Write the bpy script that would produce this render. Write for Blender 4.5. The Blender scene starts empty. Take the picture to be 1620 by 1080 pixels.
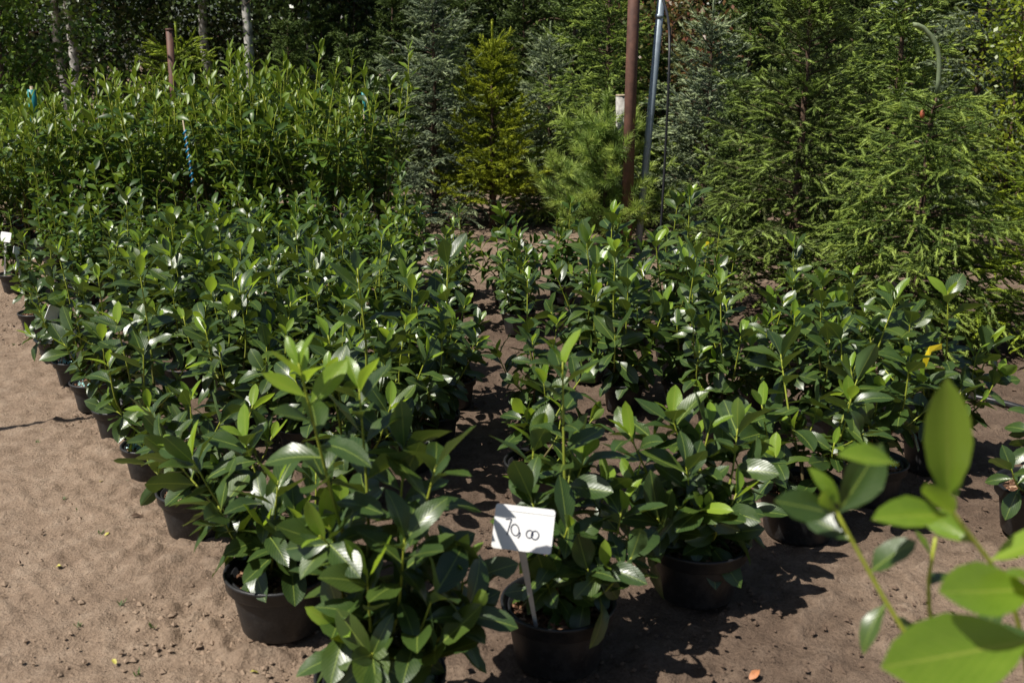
import bpy, math, random
import numpy as np
from mathutils import Vector, Matrix, Quaternion

# ------------------------------------------------------------------ camera
CAM_H = 1.6
PITCH = math.radians(15.6)
FPX = 1575.0                                   # focal length in pixels of a 1620 wide picture (35 mm lens)
scene = bpy.context.scene
cam_d = bpy.data.cameras.new('camera'); cam = bpy.data.objects.new('camera', cam_d)
scene.collection.objects.link(cam); scene.camera = cam
cam.location = (0, 0, CAM_H); cam.rotation_euler = (math.pi/2 - PITCH, 0, 0)
cam_d.lens = 35; cam_d.sensor_width = 36; cam_d.clip_end = 2000; cam_d.clip_start = 0.05
cam_d.dof.use_dof = True; cam_d.dof.focus_distance = 5.2; cam_d.dof.aperture_fstop = 4.0

# ------------------------------------------------------------------ light
SUN_EL = math.radians(57)
SHADOW = Vector((0.88, 0.47)).normalized()     # horizontal direction in which shadows fall
world = bpy.data.worlds.new('World'); scene.world = world; world.use_nodes = True
nt = world.node_tree; bg = nt.nodes['Background']
sky = nt.nodes.new('ShaderNodeTexSky'); sky.sky_type = 'NISHITA'; sky.sun_disc = False
sky.sun_elevation = SUN_EL; sky.sun_rotation = math.atan2(-SHADOW.x, -SHADOW.y)
nt.links.new(sky.outputs[0], bg.inputs[0]); bg.inputs[1].default_value = 0.05
sun_d = bpy.data.lights.new('sun', 'SUN'); sun = bpy.data.objects.new('sun', sun_d); scene.collection.objects.link(sun)
sun_d.energy = 5.0; sun_d.angle = math.radians(0.53); sun_d.color = (1.0, 0.95, 0.87)
sdir = Vector((SHADOW.x*math.cos(SUN_EL), SHADOW.y*math.cos(SUN_EL), -math.sin(SUN_EL)))
sun.rotation_euler = sdir.to_track_quat('-Z', 'Y').to_euler()
scene.view_settings.view_transform = 'Standard'; scene.view_settings.look = 'None'
scene.view_settings.exposure = 0.42; scene.view_settings.gamma = 1.0
scene.render.engine = 'CYCLES'
cy = scene.cycles; cy.max_bounces = 6; cy.diffuse_bounces = 3; cy.glossy_bounces = 2; cy.transmission_bounces = 3
cy.transparent_max_bounces = 8; cy.use_denoising = True; cy.caustics_reflective = False; cy.caustics_refractive = False

# ------------------------------------------------------------------ helpers
COL = scene.collection
def G(u, v, z=0.0):
    """ground point seen at photo pixel (u, v)"""
    x = (u-810)/FPX; y = (540-v)/FPX
    d = Vector((x, math.cos(PITCH)+y*math.sin(PITCH), -math.sin(PITCH)+y*math.cos(PITCH)))
    t = (z-CAM_H)/d.z
    return Vector((d.x*t, d.y*t, z))
def A(u, v, Y):
    """point at distance Y seen at photo pixel (u, v)"""
    x = (u-810)/FPX; y = (540-v)/FPX
    d = Vector((x, math.cos(PITCH)+y*math.sin(PITCH), -math.sin(PITCH)+y*math.cos(PITCH)))
    t = Y/d.y
    return Vector((d.x*t, Y, CAM_H+d.z*t))
def proj(p):
    dy, dz = p[1], p[2]-CAM_H
    c = dy*math.cos(PITCH)-dz*math.sin(PITCH)
    up = dy*math.sin(PITCH)+dz*math.cos(PITCH)
    return 810+FPX*p[0]/c, 540-FPX*up/c

def tag(o, label=None, cat=None, group=None, kind=None):
    if label: o['label'] = label
    if cat: o['category'] = cat
    if group: o['group'] = group
    if kind: o['kind'] = kind
    return o
def empty(name, loc, rz=0.0, label=None, cat=None, group=None):
    o = bpy.data.objects.new(name, None); COL.objects.link(o)
    o.empty_display_size = 0.05; o.location = loc; o.rotation_euler = (0, 0, rz)
    return tag(o, label, cat, group)
def link(name, me, parent=None, mw=None):
    o = bpy.data.objects.new(name, me); COL.objects.link(o)
    if parent is not None: o.parent = parent
    if mw is not None: o.matrix_basis = mw
    return o
def make_mesh(name, V, F, mat=None, smooth=True, attrs=None, uv=None):
    """V (n,3); F list/array of equal-sized or mixed faces"""
    me = bpy.data.meshes.new(name)
    V = np.asarray(V, dtype=np.float32)
    me.vertices.add(len(V)); me.vertices.foreach_set('co', V.ravel())
    if isinstance(F, np.ndarray):
        k = F.shape[1]; n = len(F); idx = F.astype(np.int32).ravel(); starts = np.arange(n, dtype=np.int32)*k
    else:
        idx = np.array([i for f in F for i in f], dtype=np.int32)
        ln = np.array([len(f) for f in F], dtype=np.int32); n = len(F)
        starts = np.concatenate([[0], np.cumsum(ln)[:-1]]).astype(np.int32)
    me.loops.add(len(idx)); me.loops.foreach_set('vertex_index', idx)
    me.polygons.add(n); me.polygons.foreach_set('loop_start', starts)
    if smooth: me.polygons.foreach_set('use_smooth', np.ones(n, dtype=bool))
    else: me.polygons.foreach_set('use_smooth', np.zeros(n, dtype=bool))
    if uv is not None:
        uvl = me.uv_layers.new(name='UVMap'); uvl.data.foreach_set('uv', np.asarray(uv, dtype=np.float32)[idx].ravel())
    if attrs:
        for k, a in attrs.items():
            at = me.attributes.new(k, 'FLOAT', 'POINT'); at.data.foreach_set('value', np.asarray(a, dtype=np.float32))
    me.update(calc_edges=True)
    if mat: me.materials.append(mat)
    return me
class MB:
    """collects shapes into one mesh"""
    def __init__(self): self.V = []; self.F = []; self.T = []
    def add(self, V, F, t=0.0):
        b = len(self.V); self.V += [tuple(v) for v in V]; self.F += [tuple(i+b for i in f) for f in F]
        self.T += list(t) if hasattr(t, '__len__') else [t]*len(V)
    def tube(self, pts, rad, n=6, t0=0.0, t1=1.0, cap=True):
        pts = [Vector(p) for p in pts]; m = len(pts); V = []; T = []
        rr = rad if hasattr(rad, '__len__') else [rad]*m
        tan = [(pts[min(i+1, m-1)]-pts[max(i-1, 0)]).normalized() for i in range(m)]
        ref = Vector((1, 0, 0)) if abs(tan[0].x) < 0.8 else Vector((0, 1, 0))
        nx = tan[0].cross(ref).normalized()
        for i in range(m):
            nx = (nx - tan[i]*nx.dot(tan[i])).normalized(); ny = tan[i].cross(nx)
            for k in range(n):
                a = 2*math.pi*k/n
                V.append(pts[i]+(nx*math.cos(a)+ny*math.sin(a))*rr[i]); T.append(t0+(t1-t0)*i/(m-1))
        F = [(i*n+k, i*n+(k+1) % n, (i+1)*n+(k+1) % n, (i+1)*n+k) for i in range(m-1) for k in range(n)]
        if cap: F += [tuple(range(n-1, -1, -1)), tuple(range((m-1)*n, m*n))]
        self.add(V, F, T)
    def lathe(self, prof, n=32, t=0.0):
        V = [(r*math.cos(2*math.pi*k/n), r*math.sin(2*math.pi*k/n), z) for r, z in prof for k in range(n)]
        F = [(i*n+k, i*n+(k+1) % n, (i+1)*n+(k+1) % n, (i+1)*n+k) for i in range(len(prof)-1) for k in range(n)]
        self.add(V, F, t)
    def box(self, c, s, M=None):
        V = [Vector((x*s[0]/2, y*s[1]/2, z*s[2]/2)) for x in (-1, 1) for y in (-1, 1) for z in (-1, 1)]
        if M is not None: V = [M @ v for v in V]
        V = [v+Vector(c) for v in V]
        self.add(V, [(0, 1, 3, 2), (4, 6, 7, 5), (0, 4, 5, 1), (2, 3, 7, 6), (0, 2, 6, 4), (1, 5, 7, 3)])
    def mesh(self, name, mat, smooth=True): return make_mesh(name, self.V, self.F, mat, smooth, {'tint': self.T})
    def build(self, name, mat, parent=None, smooth=True): return link(name, self.mesh(name, mat, smooth), parent)

# value noise in numpy -------------------------------------------------------
def _hash(ix, iy, s):
    h = (ix.astype(np.int64)*374761393 + iy.astype(np.int64)*668265263 + s*974634777) & 0xffffffff
    h = ((h ^ (h >> 13))*1274126177) & 0xffffffff
    return ((h ^ (h >> 16)) & 0xffff)/65535.0
def vnoise(x, y, s=0):
    ix = np.floor(x); iy = np.floor(y); fx = x-ix; fy = y-iy
    fx = fx*fx*(3-2*fx); fy = fy*fy*(3-2*fy)
    a = _hash(ix, iy, s); b = _hash(ix+1, iy, s); c = _hash(ix, iy+1, s); d = _hash(ix+1, iy+1, s)
    return (a*(1-fx)+b*fx)*(1-fy)+(c*(1-fx)+d*fx)*fy-0.5
def fbm(x, y, o=4, s=0):
    r = 0; a = 1.0
    for i in range(o): r = r+a*vnoise(x*2**i, y*2**i, s+i); a *= 0.5
    return r

# ------------------------------------------------------------------ materials
def mat_new(name):
    m = bpy.data.materials.new(name); m.use_nodes = True
    return m, m.node_tree, m.node_tree.nodes['Principled BSDF'], m.node_tree.nodes['Material Output']
def N(t, typ, **kw):
    n = t.nodes.new(typ)
    for k, v in kw.items(): setattr(n, k, v)
    return n
def ramp(t, fac, stops):
    r = N(t, 'ShaderNodeValToRGB'); e = r.color_ramp.elements
    while len(e) < len(stops): e.new(0.5)
    for el, (p, c) in zip(e, stops): el.position = p; el.color = (*c, 1)
    t.links.new(fac, r.inputs[0]); return r.outputs[0]
def mixc(t, fac, a, b, mode='MIX'):
    m = N(t, 'ShaderNodeMix', data_type='RGBA', blend_type=mode)
    if isinstance(fac, float): m.inputs[0].default_value = fac
    else: t.links.new(fac, m.inputs[0])
    for i, c in ((6, a), (7, b)):
        if isinstance(c, tuple): m.inputs[i].default_value = (*c, 1)
        else: t.links.new(c, m.inputs[i])
    return m.outputs[2]
def mth(t, op, a, b=None, c=None, clamp=False):
    m = N(t, 'ShaderNodeMath', operation=op, use_clamp=clamp)
    for i, x in enumerate((a, b, c)):
        if x is None: continue
        if isinstance(x, (int, float)): m.inputs[i].default_value = x
        else: t.links.new(x, m.inputs[i])
    return m.outputs[0]
def noise(t, vec, scale, detail=3.0, rough=0.55):
    n = N(t, 'ShaderNodeTexNoise'); n.inputs['Scale'].default_value = scale
    n.inputs['Detail'].default_value = detail; n.inputs['Roughness'].default_value = rough
    if vec is not None: t.links.new(vec, n.inputs['Vector'])
    return n.outputs[0]
def bump(t, h, dist, strength, bsdf):
    b = N(t, 'ShaderNodeBump'); b.inputs['Distance'].default_value = dist; b.inputs['Strength'].default_value = strength
    t.links.new(h, b.inputs['Height']); t.links.new(b.outputs[0], bsdf.inputs['Normal']); return b.outputs[0]

def leaf_material(name, stops, trans, tcol, rough=0.33, under=(0.085, 0.15, 0.045), rib=(0.30, 0.38, 0.07)):
    m, t, p, out = mat_new(name)
    uvn = N(t, 'ShaderNodeUVMap'); uvn.uv_map = 'UVMap'
    sep = N(t, 'ShaderNodeSeparateXYZ'); t.links.new(uvn.outputs[0], sep.inputs[0])
    oi = N(t, 'ShaderNodeObjectInfo'); tc = N(t, 'ShaderNodeTexCoord')
    ax = mth(t, 'ABSOLUTE', mth(t, 'SUBTRACT', sep.outputs[0], 0.5))
    base = ramp(t, oi.outputs['Random'], stops)
    n1 = noise(t, tc.outputs['Object'], 9.0, 2.0)
    base = mixc(t, n1, base, mixc(t, 0.5, base, stops[-1][1]))
    # side veins: herringbone about the midrib
    ph = mth(t, 'SUBTRACT', mth(t, 'MULTIPLY', sep.outputs[1], 11.0), mth(t, 'MULTIPLY', ax, 9.0))
    vein = mth(t, 'POWER', mth(t, 'ABSOLUTE', mth(t, 'SINE', mth(t, 'MULTIPLY', ph, math.pi))), 0.35)   # 0 on a vein
    ribw = mth(t, 'MULTIPLY_ADD', sep.outputs[1], -0.018, 0.027)
    ribm = mth(t, 'LESS_THAN', ax, ribw)
    base = mixc(t, mth(t, 'MULTIPLY', mth(t, 'SUBTRACT', 1.0, vein), 0.16), base, rib)
    top = mixc(t, mth(t, 'MULTIPLY', ribm, 0.55), base, rib)
    und = mixc(t, mth(t, 'MULTIPLY', ribm, 0.8), under, rib)
    geo = N(t, 'ShaderNodeNewGeometry')
    col = mixc(t, geo.outputs['Backfacing'], top, und)
    t.links.new(col, p.inputs['Base Color'])
    r = mth(t, 'MULTIPLY_ADD', geo.outputs['Backfacing'], 0.25, mth(t, 'MULTIPLY_ADD', n1, 0.16, rough-0.08))
    t.links.new(r, p.inputs['Roughness']); p.inputs['Specular IOR Level'].default_value = 0.62
    hgt = mth(t, 'MULTIPLY_ADD', vein, 0.5, mth(t, 'MULTIPLY', n1, 0.5))
    bump(t, hgt, 0.0016, 0.28, p)
    tr = N(t, 'ShaderNodeBsdfTranslucent'); tcn = mixc(t, mth(t, 'MULTIPLY', ribm, 0.5), tcol, rib)
    t.links.new(tcn, tr.inputs[0])
    mx = N(t, 'ShaderNodeMixShader'); mx.inputs[0].default_value = trans
    t.links.new(p.outputs[0], mx.inputs[1]); t.links.new(tr.outputs[0], mx.inputs[2]); t.links.new(mx.outputs[0], out.inputs[0])
    return m
def tinted(name, stops, rough=0.6, trans=0.0, tcol=None, spec=0.4, objrand=0.0, nscale=6.0):
    """colour by the 'tint' attribute (0 old .. 1 new growth), a little noise and translucency"""
    m, t, p, out = mat_new(name)
    a = N(t, 'ShaderNodeAttribute'); a.attribute_name = 'tint'
    c = ramp(t, a.outputs['Fac'], stops)
    tc = N(t, 'ShaderNodeTexCoord'); n1 = noise(t, tc.outputs['Object'], nscale, 3.0)
    hs = N(t, 'ShaderNodeHueSaturation'); t.links.new(c, hs.inputs['Color'])
    oi = N(t, 'ShaderNodeObjectInfo')
    val = mth(t, 'MULTIPLY_ADD', n1, 0.7, 0.65)
    if objrand: val = mth(t, 'MULTIPLY', val, mth(t, 'MULTIPLY_ADD', oi.outputs['Random'], objrand, 1-objrand/2))
    t.links.new(val, hs.inputs['Value']); t.links.new(hs.outputs[0], p.inputs['Base Color'])
    p.inputs['Roughness'].default_value = rough; p.inputs['Specular IOR Level'].default_value = spec
    if trans:
        tr = N(t, 'ShaderNodeBsdfTranslucent')
        if tcol: t.links.new(mixc(t, 0.5, hs.outputs[0], tcol), tr.inputs[0])
        else: t.links.new(hs.outputs[0], tr.inputs[0])
        mx = N(t, 'ShaderNodeMixShader'); mx.inputs[0].default_value = trans
        t.links.new(p.outputs[0], mx.inputs[1]); t.links.new(tr.outputs[0], mx.inputs[2]); t.links.new(mx.outputs[0], out.inputs[0])
    return m
def plain(name, col, rough=0.6, var=0.25, scale=12.0, spec=0.5, metal=0.0, bmp=0.0, col2=None):
    m, t, p, out = mat_new(name)
    tc = N(t, 'ShaderNodeTexCoord'); n1 = noise(t, tc.outputs['Object'], scale, 4.0)
    c2 = col2 or tuple(c*(1-var) for c in col); c1 = col if col2 else tuple(min(1, c*(1+var)) for c in col)
    t.links.new(ramp(t, n1, [(0.35, c2), (0.65, c1)]), p.inputs['Base Color'])
    t.links.new(mth(t, 'MULTIPLY_ADD', n1, 0.2, rough-0.1), p.inputs['Roughness'])
    p.inputs['Specular IOR Level'].default_value = spec; p.inputs['Metallic'].default_value = metal
    if bmp: bump(t, n1, bmp, 0.6, p)
    return m
M = {}
M['leaf'] = leaf_material('laurel_leaf', [(0.0, (0.013, 0.036, 0.013)), (0.45, (0.020, 0.050, 0.013)), (0.8, (0.032, 0.066, 0.013)), (1.0, (0.055, 0.092, 0.015))], 0.15, (0.15, 0.21, 0.015), 0.35)
M['young_leaf'] = leaf_material('young_laurel_leaf', [(0.0, (0.095, 0.190, 0.018)), (0.6, (0.155, 0.275, 0.024)), (1.0, (0.25, 0.37, 0.04))], 0.40, (0.42, 0.60, 0.04), 0.30, (0.16, 0.24, 0.05), (0.40, 0.46, 0.08))
M['stem'] = tinted('laurel_stem', [(0.0, (0.09, 0.06, 0.035)), (0.35, (0.11, 0.09, 0.035)), (0.55, (0.20, 0.24, 0.03)), (1.0, (0.34, 0.38, 0.04))], 0.5)
M['tall_leaf'] = tinted('tall_laurel_leaf', [(0.0, (0.028, 0.064, 0.012)), (0.5, (0.062, 0.122, 0.015)), (1.0, (0.17, 0.25, 0.022))], 0.40, 0.28, (0.22, 0.30, 0.02), 0.45)
M['bark'] = plain('conifer_bark', (0.10, 0.065, 0.045), 0.9, 0.4, 30, 0.2, bmp=0.006)
M['needle'] = tinted('spruce_needles', [(0.0, (0.05, 0.082, 0.024)), (0.5, (0.15, 0.225, 0.044)), (1.0, (0.38, 0.48, 0.09))], 0.55, 0.34, None, 0.35)
M['needle_dark'] = tinted('dark_spruce_needles', [(0.0, (0.08, 0.072, 0.03)), (0.5, (0.105, 0.155, 0.038)), (1.0, (0.3, 0.4, 0.075))], 0.55, 0.34, None, 0.35)
M['needle_blue'] = tinted('blue_spruce_needles', [(0.0, (0.085, 0.11, 0.072)), (0.5, (0.19, 0.245, 0.15)), (1.0, (0.42, 0.49, 0.25))], 0.6, 0.34, None, 0.3)
M['needle_gold'] = tinted('golden_spruce_needles', [(0.0, (0.07, 0.1, 0.012)), (0.5, (0.24, 0.29, 0.02)), (1.0, (0.52, 0.56, 0.04))], 0.55, 0.34, None, 0.35)
M['needle_lime'] = tinted('lime_spruce_needles', [(0.0, (0.07, 0.115, 0.018)), (0.5, (0.2, 0.28, 0.028)), (1.0, (0.48, 0.58, 0.05))], 0.55, 0.34, None, 0.35)
M['needle_pine'] = tinted('pine_needles', [(0.0, (0.07, 0.115, 0.025)), (0.5, (0.17, 0.26, 0.05)), (1.0, (0.4, 0.5, 0.1))], 0.5, 0.2, None, 0.4)
M['needle_far'] = tinted('far_conifer_needles', [(0.0, (0.040, 0.065, 0.020)), (0.5, (0.085, 0.130, 0.028)), (1.0, (0.19, 0.26, 0.05))], 0.6, 0.2, None, 0.3, 0.6)
M['birch_leaf'] = tinted('birch_leaves', [(0.0, (0.030, 0.050, 0.012)), (0.6, (0.048, 0.080, 0.018)), (1.0, (0.10, 0.14, 0.03))], 0.38, 0.25, None, 0.5, 0.4)
M['green_leaf'] = tinted('broad_leaves', [(0.0, (0.050, 0.100, 0.015)), (0.6, (0.100, 0.180, 0.020)), (1.0, (0.21, 0.30, 0.03))], 0.42, 0.3, None, 0.5)
M['lime_leaf'] = tinted('lime_leaves', [(0.0, (0.10, 0.15, 0.012)), (0.6, (0.19, 0.25, 0.016)), (1.0, (0.34, 0.38, 0.03))], 0.42, 0.35, None, 0.5)
M['maroon_leaf'] = tinted('maroon_leaves', [(0.0, (0.022, 0.010, 0.012)), (0.6, (0.045, 0.016, 0.018)), (1.0, (0.09, 0.03, 0.03))], 0.42, 0.25, None, 0.5)
M['red_leaf'] = tinted('reddish_leaves', [(0.0, (0.06, 0.07, 0.015)), (0.5, (0.11, 0.10, 0.02)), (0.8, (0.20, 0.08, 0.04)), (1.0, (0.26, 0.10, 0.06))], 0.42, 0.3, None, 0.5)
M['white_plastic'] = plain('white_plastic', (0.80, 0.80, 0.79), 0.35, 0.02, 20)
M['stake'] = plain('grey_white_plastic', (0.62, 0.62, 0.60), 0.4, 0.08, 20)
M['ink'] = plain('ink', (0.01, 0.012, 0.04), 0.5, 0.1)
M['yellow'] = plain('yellow_tag', (0.80, 0.62, 0.02), 0.45, 0.05)
M['teal'] = plain('teal_plastic', (0.015, 0.20, 0.21), 0.45, 0.15)
M['blue_tie'] = plain('blue_tape', (0.01, 0.22, 0.42), 0.45, 0.15)
M['rust'] = plain('rusty_steel', (0.150, 0.072, 0.050), 0.65, 0.3, 14, 0.4, 0.0, 0.001, (0.085, 0.042, 0.032))
M['galv'] = plain('galvanised_steel', (0.24, 0.29, 0.33), 0.45, 0.12, 18, 0.5, 0.25)
M['black_wire'] = plain('black_cable', (0.015, 0.015, 0.017), 0.5, 0.2)
M['hose'] = plain('black_polythene_pipe', (0.020, 0.021, 0.024), 0.32, 0.25, 20)
M['wood'] = plain('bare_wood', (0.42, 0.34, 0.24), 0.8, 0.25, 22, 0.2, bmp=0.003)
M['birch_bark'] = plain('birch_bark', (0.62, 0.60, 0.55), 0.7, 0.3, 7, 0.3, 0.0, 0.004, (0.10, 0.09, 0.08))
M['granule'] = plain('fertiliser_granules', (0.35, 0.62, 0.58), 0.5, 0.3, 60)
M['clod'] = tinted('soil_clods', [(0.0, (0.26, 0.19, 0.136)), (1.0, (0.115, 0.080, 0.058))], 0.95, spec=0.1, nscale=40)
M['weed'] = tinted('weed', [(0, (0.05, 0.09, 0.02)), (1, (0.09, 0.15, 0.03))], 0.5, 0.25)
M['dry_leaf'] = plain('dry_leaf', (0.42, 0.17, 0.07), 0.6, 0.3, 30)
M['yellow_leaf'] = plain('yellow_fallen_leaf', (0.42, 0.38, 0.08), 0.6, 0.3, 30)
def mk_pot():
    m, t, p, out = mat_new('black_pot_plastic')
    tc = N(t, 'ShaderNodeTexCoord'); n1 = noise(t, tc.outputs['Object'], 26, 5.0, 0.65); n2 = noise(t, tc.outputs['Object'], 120, 3.0, 0.7)
    sep = N(t, 'ShaderNodeSeparateXYZ'); t.links.new(tc.outputs['Object'], sep.inputs[0])
    low = mth(t, 'MULTIPLY_ADD', sep.outputs[2], -3.2, 0.62, clamp=True)             # soil splashed on the foot
    d = mth(t, 'MULTIPLY', mth(t, 'GREATER_THAN', mth(t, 'MULTIPLY_ADD', n2, 0.5, mth(t, 'MULTIPLY', n1, 0.6)), 0.56), 0.6)
    d = mth(t, 'ADD', mth(t, 'MULTIPLY', mth(t, 'MULTIPLY', low, n1), 0.14), mth(t, 'MULTIPLY', d, mth(t, 'MULTIPLY', mth(t, 'ADD', low, 0.08), 0.6)), clamp=True)
    t.links.new(mixc(t, d, (0.011, 0.0115, 0.013), (0.080, 0.076, 0.073)), p.inputs['Base Color'])
    t.links.new(mth(t, 'MULTIPLY_ADD', n1, 0.3, 0.33), p.inputs['Roughness'])
    bump(t, n2, 0.002, 0.25, p)
    return m
M['pot'] = mk_pot()
def mk_mulch():
    m, t, p, out = mat_new('bark_mulch')
    geo = N(t, 'ShaderNodeNewGeometry')
    c = ramp(t, geo.outputs['Random Per Island'], [(0.0, (0.045, 0.025, 0.016)), (0.4, (0.13, 0.065, 0.036)), (0.75, (0.25, 0.135, 0.080)), (1.0, (0.38, 0.26, 0.17))])
    t.links.new(c, p.inputs['Base Color']); p.inputs['Roughness'].default_value = 0.9; p.inputs['Specular IOR Level'].default_value = 0.2
    return m
M['mulch'] = mk_mulch()
M['peat'] = plain('potting_peat', (0.075, 0.042, 0.027), 0.95, 0.5, 60, 0.1, bmp=0.01)
def mk_ground():
    m, t, p, out = mat_new('sandy_soil')
    tc = N(t, 'ShaderNodeTexCoord'); v = tc.outputs['Object']
    n1 = noise(t, v, 1.3, 5.0, 0.6); n2 = noise(t, v, 11, 6.0, 0.65); n3 = noise(t, v, 90, 4.0, 0.7); n4 = noise(t, v, 330, 2.0, 0.7)
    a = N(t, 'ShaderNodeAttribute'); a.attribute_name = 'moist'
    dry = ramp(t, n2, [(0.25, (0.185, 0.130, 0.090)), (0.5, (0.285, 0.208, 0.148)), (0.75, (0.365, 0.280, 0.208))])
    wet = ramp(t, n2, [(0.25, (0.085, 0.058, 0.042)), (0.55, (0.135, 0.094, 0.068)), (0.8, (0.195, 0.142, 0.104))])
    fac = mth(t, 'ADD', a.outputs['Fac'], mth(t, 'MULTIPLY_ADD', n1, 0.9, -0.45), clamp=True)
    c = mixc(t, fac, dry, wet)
    g = ramp(t, n3, [(0.3, (0.62, 0.60, 0.58)), (0.5, (1, 1, 1)), (0.72, (1.18, 1.16, 1.12))])
    c = mixc(t, 0.8, c, g, 'MULTIPLY')
    t.links.new(c, p.inputs['Base Color']); p.inputs['Roughness'].default_value = 0.95; p.inputs['Specular IOR Level'].default_value = 0.15
    h = mth(t, 'ADD', mth(t, 'MULTIPLY', n2, 0.9), mth(t, 'MULTIPLY_ADD', n4, 0.12, mth(t, 'MULTIPLY', n3, 0.35)))
    bump(t, h, 0.032, 1.0, p)
    return m
M['ground'] = mk_ground()

# ------------------------------------------------------------------ the ground
ANG0, ANG1 = G(310, 848), G(24, 462)            # outer pots of the left edge row
ROW = (ANG1-ANG0).normalized(); ACR = Vector((ROW.y, -ROW.x, 0))
def bed_mask(x, y):
    """1 inside the watered bed, 0 on the dry track to its left"""
    d = (x-ANG0.x)*ACR.x+(y-ANG0.y)*ACR.y
    return 1/(1+np.exp(-(d-0.10+0.25*fbm(x*1.7, y*1.7, 3, 5))*9.0))
def build_ground():
    ys = [-3.0, -1.0, 0.0, 0.6, 1.0]
    y = 1.25
    while y < 13: ys.append(y); y *= 1.0052
    while y < 700: ys.append(y); y *= 1.12
    k = np.concatenate([-np.geomspace(6, 0.75, 14)[:-1], np.linspace(-0.75, 0.75, 330), np.geomspace(0.75, 6, 14)[1:]])
    Y = np.array(ys); X = k[None, :]*np.maximum(np.abs(Y)[:, None], 1.2); YY = np.repeat(Y[:, None], len(k), 1)
    near = np.clip((14-YY)/6, 0, 1)*np.clip((YY-1)/0.3, 0, 1)
    z = near*(0.030*fbm(X*0.8, YY*0.8, 3, 1)+0.011*fbm(X*4, YY*4, 3, 11)+0.016*np.maximum(fbm(X*16, YY*16, 3, 21)-0.05, -0.25))
    bed = bed_mask(X, YY)
    edge = np.exp(-((X-ANG0.x)*ACR.x+(YY-ANG0.y)*ACR.y+0.12)**2/0.03)      # crumbly strip beside the pots
    z += near*(0.040*np.maximum(fbm(X*24, YY*24, 3, 31), 0)*(0.30+1.0*edge+0.5*bed))
    # wheel tread marks on the track
    for (u, v, ang, L, W) in ((130, 770, 0.6, 0.30, 0.22), (130, 745, 0.9, 0.34, 0.2), (300, 960, 0.75, 0.34, 0.24), (145, 850, 0.85, 0.4, 0.2), (60, 940, 0.7, 0.4, 0.22)):
        c = G(u, v); dx = (X-c.x)*math.cos(ang)+(YY-c.y)*math.sin(ang); dy = -(X-c.x)*math.sin(ang)+(YY-c.y)*math.cos(ang)
        msk = np.exp(-((dx/L)**4+(dy/W)**4)*1.5)
        z += 0.0032*msk*np.sin(dx*2*math.pi/0.055)*(0.6+fbm(X*9, YY*9, 2, 41))
    V = np.stack([X, YY, z-0.012], -1).reshape(-1, 3)
    r, c = X.shape; i = np.arange(r*c).reshape(r, c)
    F = np.stack([i[:-1, :-1], i[:-1, 1:], i[1:, 1:], i[1:, :-1]], -1).reshape(-1, 4)
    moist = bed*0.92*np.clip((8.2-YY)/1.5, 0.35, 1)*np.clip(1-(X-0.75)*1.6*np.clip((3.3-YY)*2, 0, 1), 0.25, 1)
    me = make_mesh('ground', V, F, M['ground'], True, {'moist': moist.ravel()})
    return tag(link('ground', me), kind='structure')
build_ground()
def scatter_clods():
    rng = np.random.default_rng(3); V = []; F = []; T = []; n = 0
    base = np.array([[1, 0, 0], [-1, 0, 0], [0, 1, 0], [0, -1, 0], [0, 0, 1], [0, 0, -1.0]])
    tri = np.array([[0, 2, 4], [2, 1, 4], [1, 3, 4], [3, 0, 4], [2, 0, 5], [1, 2, 5], [3, 1, 5], [0, 3, 5]])
    while n < 14000:
        y = 1.9*math.exp(rng.random()*1.35); x = (rng.random()-0.5)*1.25*y
        d = (x-ANG0.x)*ACR.x+(y-ANG0.y)*ACR.y
        keep = 0.16+0.9*math.exp(-(d+0.1)**2/0.03)+(0.10 if d > 0.25 else 0)
        if rng.random() > keep: continue
        s = 0.0018+0.010*rng.random()**5
        p = base*s*(0.6+0.8*rng.random((6, 3)))*np.array([1.2, 1, 0.75])
        a = rng.random()*6.28; R = np.array([[math.cos(a), -math.sin(a), 0], [math.sin(a), math.cos(a), 0], [0, 0, 1]])
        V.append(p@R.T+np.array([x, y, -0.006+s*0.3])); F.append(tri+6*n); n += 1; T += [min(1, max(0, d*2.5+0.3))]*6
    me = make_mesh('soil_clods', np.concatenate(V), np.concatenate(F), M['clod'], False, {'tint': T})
    tag(link('soil_clods', me), 'loose crumbs of dry soil scattered over the sandy ground', 'soil', kind='stuff')
scatter_clods()

# ------------------------------------------------------------------ laurel leaves
def laurel_leaf(name, mat, wid, curl, fold, wav, asym, tipw=0.0, ts=(0, .09, .2, .36, .54, .72, .88, 1.0), bite=None):
    V = []; UV = []; F = []
    xs = (-1, -0.5, 0, 0.5, 1)
    for i, t in enumerate(ts):
        s = max(0, (t-0.07)/0.93)
        w = wid*(math.sin(math.pi*min(1, s**0.9))**0.72 if 0 < s < 1 else 0)*(0.78+0.42*s)
        w = max(w, 0.016 if t < 0.5 else 0.002)
        for x in xs:
            px = x*w*(1+asym*x*0.12)
            if bite and i == bite[0] and x == bite[1]: px *= 0.35
            z = fold*abs(px)*(0.6+0.4*math.cos(2*t)) - curl*t*t + wav*abs(x)**2*math.sin(t*11+x*2)*w
            y = t-0.25*max(0, curl)*t*t*t
            V.append((px, y, z)); UV.append((0.5+x*0.5*(w/wid if w > 0.02 else 0.03), t))
    n = len(xs)
    for i in range(len(ts)-1):
        for k in range(n-1): F.append((i*n+k, i*n+k+1, (i+1)*n+k+1, (i+1)*n+k))
    return make_mesh(name, V, F, mat, True, None, UV)
LEAF = []; YOUNG = []
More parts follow.
